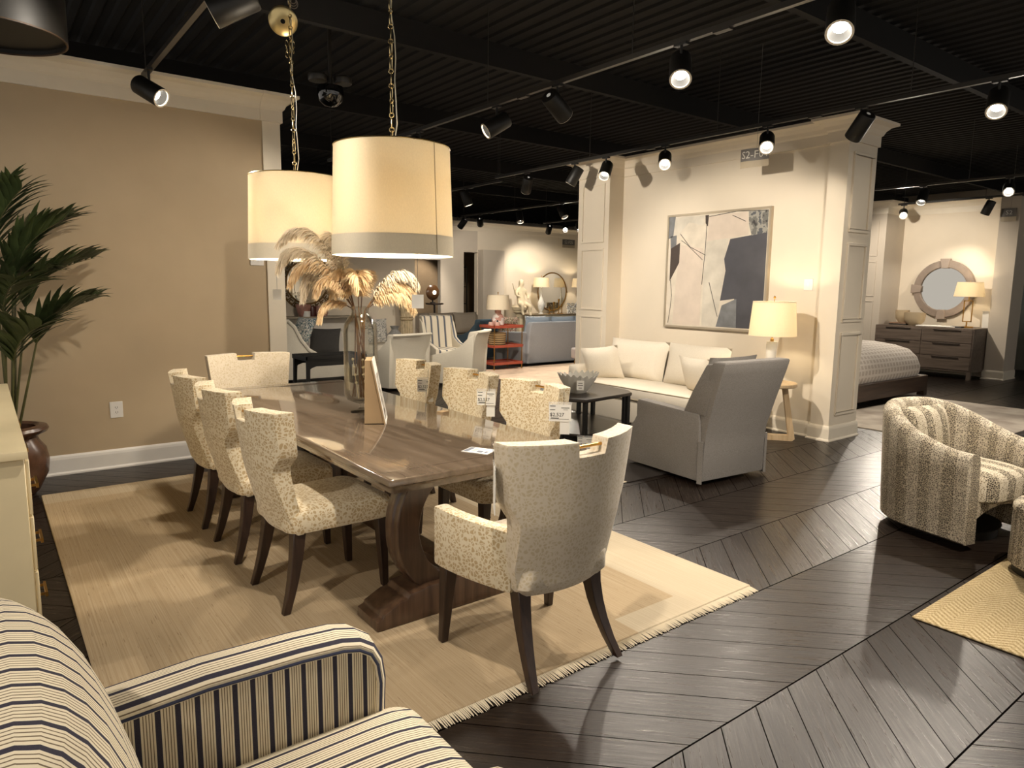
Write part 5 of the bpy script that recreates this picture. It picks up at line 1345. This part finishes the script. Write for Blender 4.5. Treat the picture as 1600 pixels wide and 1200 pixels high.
# ------------------------------------------------------------------ white armchairs behind the dining table
WLIN = fabric('ivory_chair_linen', '#dfd8c8', '#cfc7b5', 240, 0.9, 0.15)
def slip_chair(loc, rz, label, mt, top=0.84, w=0.36, name='slipcovered_chair', group=None, backmt=None):
    c = thing(name, label, 'armchair', loc, rz, group)
    m = M(); rings = []
    for z, y0, th, hx in ((0.04, -0.33, 0.12, w*0.88), (0.45, -0.35, 0.12, w*0.92), (top-0.08, -0.42, 0.11, w*1.0), (top-0.02, -0.45, 0.12, w*1.02), (top, -0.44, 0.09, w*1.01)):
        rings.append([(-hx, y0-0.02, z), (-hx*0.5, y0-0.06, z), (hx*0.5, y0-0.06, z), (hx, y0-0.02, z), (hx, y0+th, z), (hx*0.5, y0+th-0.04, z), (-hx*0.5, y0+th-0.04, z), (-hx, y0+th, z)])
    m.loft(rings).build('backrest', backmt or mt, c, bevel=0.018, seg=2)
    m = M(); m.tube([(x, -0.455-0.05*(1-(x/w)**2), top-0.015) for x in [w*(-1+2*i/12) for i in range(13)]], 0.022, 8); m.build('top_roll', mt, c)
    for sg in (-1, 1):
        pl = [(-0.38, 0.05), (0.34, 0.05), (0.35, 0.46), (0.20, 0.50), (0.0, 0.54), (-0.18, 0.62), (-0.30, top-0.12), (-0.42, top-0.04)]
        m = M().prism(pl, sg*w*0.95-0.04, sg*w*0.95+0.04, 'x'); m.build('arm', mt, c, bevel=0.018, seg=2)
    rbox(-w*0.9, w*0.9, -0.34, 0.36, 0.05, 0.44, 0.03, 'seat', mt, c)
    return c
slip_chair((4.95, 9.45, 0), R(10), 'ivory upholstered armchair behind the table, left of the striped chair back', WLIN, 0.84, 0.36, group='ivory armchairs behind the dining table')
slip_chair((5.95, 9.25, 0), R(38), 'ivory upholstered armchair with sweeping arm in front of the coral tiered table', WLIN, 0.86, 0.36, group='ivory armchairs behind the dining table')
STRB = barstripe('cream_blue_bar_stripe', 0, 0.13, '#d6ccb8', '#8f8a80', '#565d6b')
slip_chair((6.55, 10.55, 0), R(172), 'tall striped chair between the two ivory armchairs', STRB, 1.00, 0.30, 'striped_chair')
# niche: greek key mirror, ledge and vases
mi = thing('greek_key_mirror', 'round mirror with bronze greek key frame half hidden by the feathers', 'mirror', (4.80, 12.49, 1.57))
BRZ = plain('bronze_greek_key', '#7d6139', 0.4, 0.7, var=0.2)
m = M()
for i in range(26):
    a0 = 2*PI*i/26; s0 = len(m.v); q = 0.5
    for bx in ((-0.055, 0.055, 0.385, 0.400), (-0.055, -0.040, 0.385, 0.49), (-0.055, 0.040, 0.475, 0.49), (0.025, 0.040, 0.425, 0.49), (-0.015, 0.040, 0.425, 0.440)): m.box(bx[0], bx[1], -0.03, 0, bx[2], bx[3])
    m.xf(rot('Y', math.degrees(a0)), s0)
m.build('frame', BRZ, mi, smooth=False)
m = M(); m.ring((0, -0.012, 0), 0.385, 0.014, 'y', 48, 6); m.ring((0, -0.012, 0), 0.50, 0.010, 'y', 48, 6); m.build('rims', BRZ, mi)
m = M().lathe([(0, 0), (0.385, 0)], 48, cap=False); m.xf(tr(0, -0.012, 0) @ rot('X', 90)); m.build('mirror_glass', MIRROR, mi, fix=False)
tag(Bx(3.95, 5.66, 12.12, 12.50, 0.93, 0.965).build('wall_ledge', plain('grey_stone_ledge', '#9c917f', 0.5), bevel=0.004, seg=1), 'grey stone ledge on the white niche panel below the greek key mirror', 'shelf')
def vase(loc, prof_, label, mt, name='vase', fl=None, group=None):
    v = thing(name, label, 'vase', loc, 0, group); M().lathe(prof_, 22, cap=False).build('body', mt, v)
    if fl:
        m = M(); r_ = random.Random(fl)
        for i in range(26):
            a_ = r_.uniform(0, 2*PI); e = Vector((0.13*math.cos(a_)*r_.random(), 0.10*math.sin(a_)*r_.random(), prof_[-3][1]+r_.uniform(0.05, 0.2))); m.tube([(0, 0, prof_[-3][1]*0.8), e], 0.002, 4)
            s0 = len(m.v); m.lathe([(0, -0.012), (0.016, 0), (0, 0.012)], 7); m.xf(tr(*e), s0)
        m.build('blossoms', plain('cream_blossoms', '#d9cdb4', 0.8), v)
    return v
TERR = plain('pink_terracotta', '#a5786a', 0.6, var=0.25, nscale=15)
vase((4.63, 12.25, 0.966), [(0, 0), (0.07, 0), (0.10, 0.05), (0.135, 0.18), (0.125, 0.22), (0.115, 0.22), (0.12, 0.17), (0, 0.05)], 'pink terracotta pot with cream blossoms on the ledge, the tallest there', TERR, fl=3)
vase((4.66, 12.14+0.04, 0.966), [(0, 0), (0.065, 0), (0.068, 0.10), (0.06, 0.10), (0.055, 0.02), (0, 0.02)], 'small white cylinder pot on the ledge in front of the pink pot', WHITE, 'small_pot')
vase((4.80, 12.28, 0.966), [(0, 0), (0.07, 0), (0.08, 0.15), (0.07, 0.18), (0.06, 0.18), (0, 0.04)], 'dark brown pot on the ledge between the two pink ones', plain('oxblood_glaze', '#4a2620', 0.3), 'dark_pot')
vase((4.96, 12.22, 0.966), [(0, 0), (0.09, 0), (0.115, 0.06), (0.105, 0.18), (0.085, 0.19), (0.075, 0.18), (0, 0.04)], 'speckled pink jar at the right on the ledge', plain('speckled_pink', '#b58d80', 0.5, var=0.3, nscale=60), 'speckled_jar')
# white chaise with pillows and black tray table
c = thing('white_chaise', 'white chaise with upswept end behind the black tray table', 'chaise', (4.55, 10.95, 0))
pl = [(-0.86, 0.06), (0.82, 0.06), (0.82, 0.34), (0.5, 0.375), (0.0, 0.37), (-0.30, 0.41), (-0.48, 0.52), (-0.60, 0.68), (-0.70, 0.88), (-0.80, 0.98), (-0.90, 0.96), (-0.92, 0.86), (-0.85, 0.6), (-0.80, 0.35)]
M().prism(pl, -0.36, 0.36, 'y').build('body', WLIN, c, bevel=0.02)
m = M()
m.tube([(x, -0.365, z) for x, z in pl[2:11]], 0.03, 8); m.build('show_rail', plain('ivory_rail', '#e6dfce', 0.6), c)
for x in (-0.7, 0.72):
    for y in (-0.28, 0.28): leg(M(), (x, y, 0.08), (x, y, 0), 0.03, 0.02).build('leg', LEGW, c)
throw((4.14, 11.0, 0.80), -24, R(-75), 0.50, 0.46, 0.15, patterned('teal_white_print', ['#2f4a57', '#e1dfd6', '#4a6670', '#d8d4c8', '#7b8f96'], 20), 'teal and white patterned pillow at the raised end of the white chaise')
throw((4.42, 10.80, 0.62), -20, R(-35), 0.50, 0.46, 0.16, fabric('charcoal_pillow', '#4a4845', '#3a3836', 200), 'charcoal grey pillow on the white chaise in front of the patterned one')
throw((5.05, 11.0, 0.60), -12, R(0), 0.50, 0.40, 0.13, fabric('quilted_white', '#ddd6c8'), 'pale quilted pillow lying right of the charcoal one on the chaise')
t = thing('tray_table', 'black tray table with scalloped apron behind the head of the dining table', 'table', (3.88, 9.32, 0))
Bx(-0.44, 0.44, -0.27, 0.27, 0.515, 0.535).build('tray', BLACKM, t, smooth=False)
m = M()
for a_ in ((-0.44, 0.44, -0.27, -0.255), (-0.44, 0.44, 0.255, 0.27), (-0.44, -0.425, -0.27, 0.27), (0.425, 0.44, -0.27, 0.27)): m.box(*a_, 0.53, 0.575)
m.build('tray_rim', BLACKM, t, smooth=False)
for y in (-0.25, 0.25):
    pl = [(-0.42, 0.515), (0.42, 0.515), (0.42, 0.38), (0.36, 0.42), (0.30, 0.44), (-0.30, 0.44), (-0.36, 0.42), (-0.42, 0.38)]
    M().prism(pl, y-0.01, y+0.01, 'y').build('apron', BLACKM, t, smooth=False)
for x in (-0.405, 0.405):
    for y in (-0.24, 0.24): leg(M(), (x, y, 0.515), (x*1.04, y*1.04, 0), 0.024, 0.018, (0, 0, 0)).build('leg', BLACKM, t, smooth=False)
# pieces glimpsed through the vase, wheat sheaf pedestal
b = thing('white_bench', 'low white bench seen through the glass vase', 'bench', (6.0, 11.7, 0))
rbox(-0.55, 0.55, -0.25, 0.25, 0.30, 0.46, 0.03, 'seat', WLIN, b)
for x in (-0.48, 0.48):
    for y in (-0.2, 0.2): Bx(x-0.025, x+0.025, y-0.025, y+0.025, 0, 0.31).build('leg', OAK, b, smooth=False)
throw((5.80, 11.78, 0.70), -14, R(0), 0.52, 0.46, 0.15, patterned('grey_botanical_print', ['#d8d3ca', '#8d8c88', '#c9c4ba', '#a7a5a0'], 18), 'grey botanical print pillow on the white bench, seen through the vase')
v = vase((6.12, 11.62, 0.462), [(0, 0), (0.09, 0), (0.13, 0.08), (0.13, 0.18), (0.07, 0.24), (0.06, 0.27), (0.09, 0.33), (0.05, 0.33), (0, 0.2)], 'grey pineapple shaped jar on the white bench', plain('grey_pineapple_glaze', '#8a8884', 0.5, var=0.3, nscale=50), 'pineapple_jar')
w_ = thing('wheat_sheaf_pedestal', 'cream carved wheat sheaf pedestal with tassels against the niche wall', 'pedestal', (6.70, 12.22, 0))
m = M(); rings = []
for r_, z in ((0.20, 0.0), (0.21, 0.04), (0.17, 0.25), (0.125, 0.60), (0.108, 0.85), (0.112, 0.90), (0.10, 0.95), (0.115, 1.10), (0.135, 1.20), (0.15, 1.235), (0.0, 1.24)):
    rings.append([((r_+0.008*(1 if i % 2 else -1)*(r_ > 0))*math.cos(2*PI*i/36), (r_+0.008*(1 if i % 2 else -1)*(r_ > 0))*math.sin(2*PI*i/36), z) for i in range(36)])
m.loft(rings); m.build('sheaf', plain('cream_carved_plaster', '#cdbb99', 0.75, var=0.12, nscale=20), w_)
m = M(); m.ring((0, 0, 0.87), 0.118, 0.014, 'z', 24, 6); m.ring((0, 0, 0.92), 0.115, 0.012, 'z', 24, 6)
for k_ in range(6):
    a_ = 2*PI*k_/6; m.lathe([(0, 1.06), (0.016, 1.07), (0.012, 1.13), (0.02, 1.16), (0, 1.18)], 8, (0.155*math.cos(a_), 0.155*math.sin(a_)))
m.build('rope_and_tassels', plain('carved_rope', '#b09c78', 0.8), w_)
# beige sofa, blue throw chair and table pieces beyond the niche wall
BEI = fabric('taupe_sofa_linen', '#cdc0ad', '#b5a795', 200)
s = thing('taupe_sofa', 'taupe sofa with loose cushions far behind the striped chair', 'sofa', (8.55, 13.7, 0), R(180))
rbox(-1.1, 1.1, -0.40, 0.45, 0.0, 0.42, 0.04, 'base', BEI, s); rbox(-1.1, 1.1, -0.5, -0.3, 0.05, 0.86, 0.05, 'back', BEI, s)
for sg in (-1, 1): rbox(sg*1.1-0.1, sg*1.1+0.1, -0.45, 0.45, 0.05, 0.62, 0.05, 'arm', BEI, s)
for i in range(3):
    m = pillow(0.66, 0.50, 0.22, 10, 0.05, 4); m.xf(tr(-0.66+0.66*i, -0.17, 0.68) @ rot('X', 14)); m.build('back_cushion', BEI, s)
throw((8.05, 13.35, 0.62), -18, R(20), 0.48, 0.46, 0.16, fabric('tan_pillow', '#b39c7c'), 'tan pillow at the left end of the taupe sofa')
b = slip_chair((8.35, 12.3, 0), R(15), 'blue grey chair back below the opening in the far wall', fabric('slate_blue_cloth', '#5d6f7a', '#4b5c68', 200), 0.86, 0.33, 'slate_blue_chair')
sd = thing('storage_stool', 'beige low cabinet far behind the niche wall edge', 'cabinet', (7.75, 14.7, 0))
Bx(-0.3, 0.3, -0.2, 0.2, 0.45, 1.15).build('body', plain('beige_linen_box', '#b5a68f', 0.8), sd, bevel=0.01); Bx(-0.32, 0.32, -0.22, 0.22, 0.0, 0.45).build('stand', BEDW, sd, smooth=False)
st2 = thing('accent_table', 'small dark accent table below the opening in the far wall', 'table', (8.95, 14.9, 0))
M().lathe([(0, 0), (0.16, 0), (0.16, 0.02), (0.025, 0.04), (0.025, 1.06), (0.22, 1.08), (0.22, 1.11), (0, 1.11)], 22).build('pedestal_table', LEGW, st2)
gl = thing('globe_lamp', 'brown round disc lamp standing on the dark accent table', 'lamp', (8.90, 14.9, 1.111))
m = M().lathe([(0, -0.05), (0.13, -0.045), (0.19, 0.0), (0.13, 0.045), (0, 0.05)], 30); m.xf(tr(0, 0, 0.26) @ rot('X', 90)); m.build('disc', plain('brown_lacquer', '#5e4128', 0.25), gl)
M().lathe([(0, 0), (0.07, 0), (0.07, 0.02), (0.02, 0.03), (0.02, 0.08), (0, 0.08)], 14).build('foot', BLACKM, gl)
m = M().lathe([(0, -0.02), (0.045, -0.01), (0.05, 0), (0, 0.02)], 16); m.xf(tr(0.02, -0.055, 0.26) @ rot('X', 90)); m.build('lit_centre', glow('lamp_centre', '#ffe9c4', 8), gl)
sh = thing('etagere', 'thin black metal shelf seen through the narrow opening in the far wall', 'shelf', (11.25, 17.6, 0))
m = M()
for x in (-0.35, 0.35):
    for y in (-0.15, 0.15): m.box(x-0.015, x+0.015, y-0.015, y+0.015, 0, 2.1)
m.build('posts', BLACKM, sh, smooth=False)
for z in (0.5, 1.0, 1.5, 2.07): Bx(-0.35, 0.35, -0.15, 0.15, z, z+0.025).build('shelf_board', BLACKM, sh, smooth=False)
spot(9.55, 16.9, (9.2, 19.4, 1.2), 'small glaring spotlight seen through the wider opening in the far wall', 1.2, 80)
spot(11.3, 18.2, (11.0, 19.4, 1.0), 'small spotlight seen through the narrow opening in the far wall', 1.0, 80)
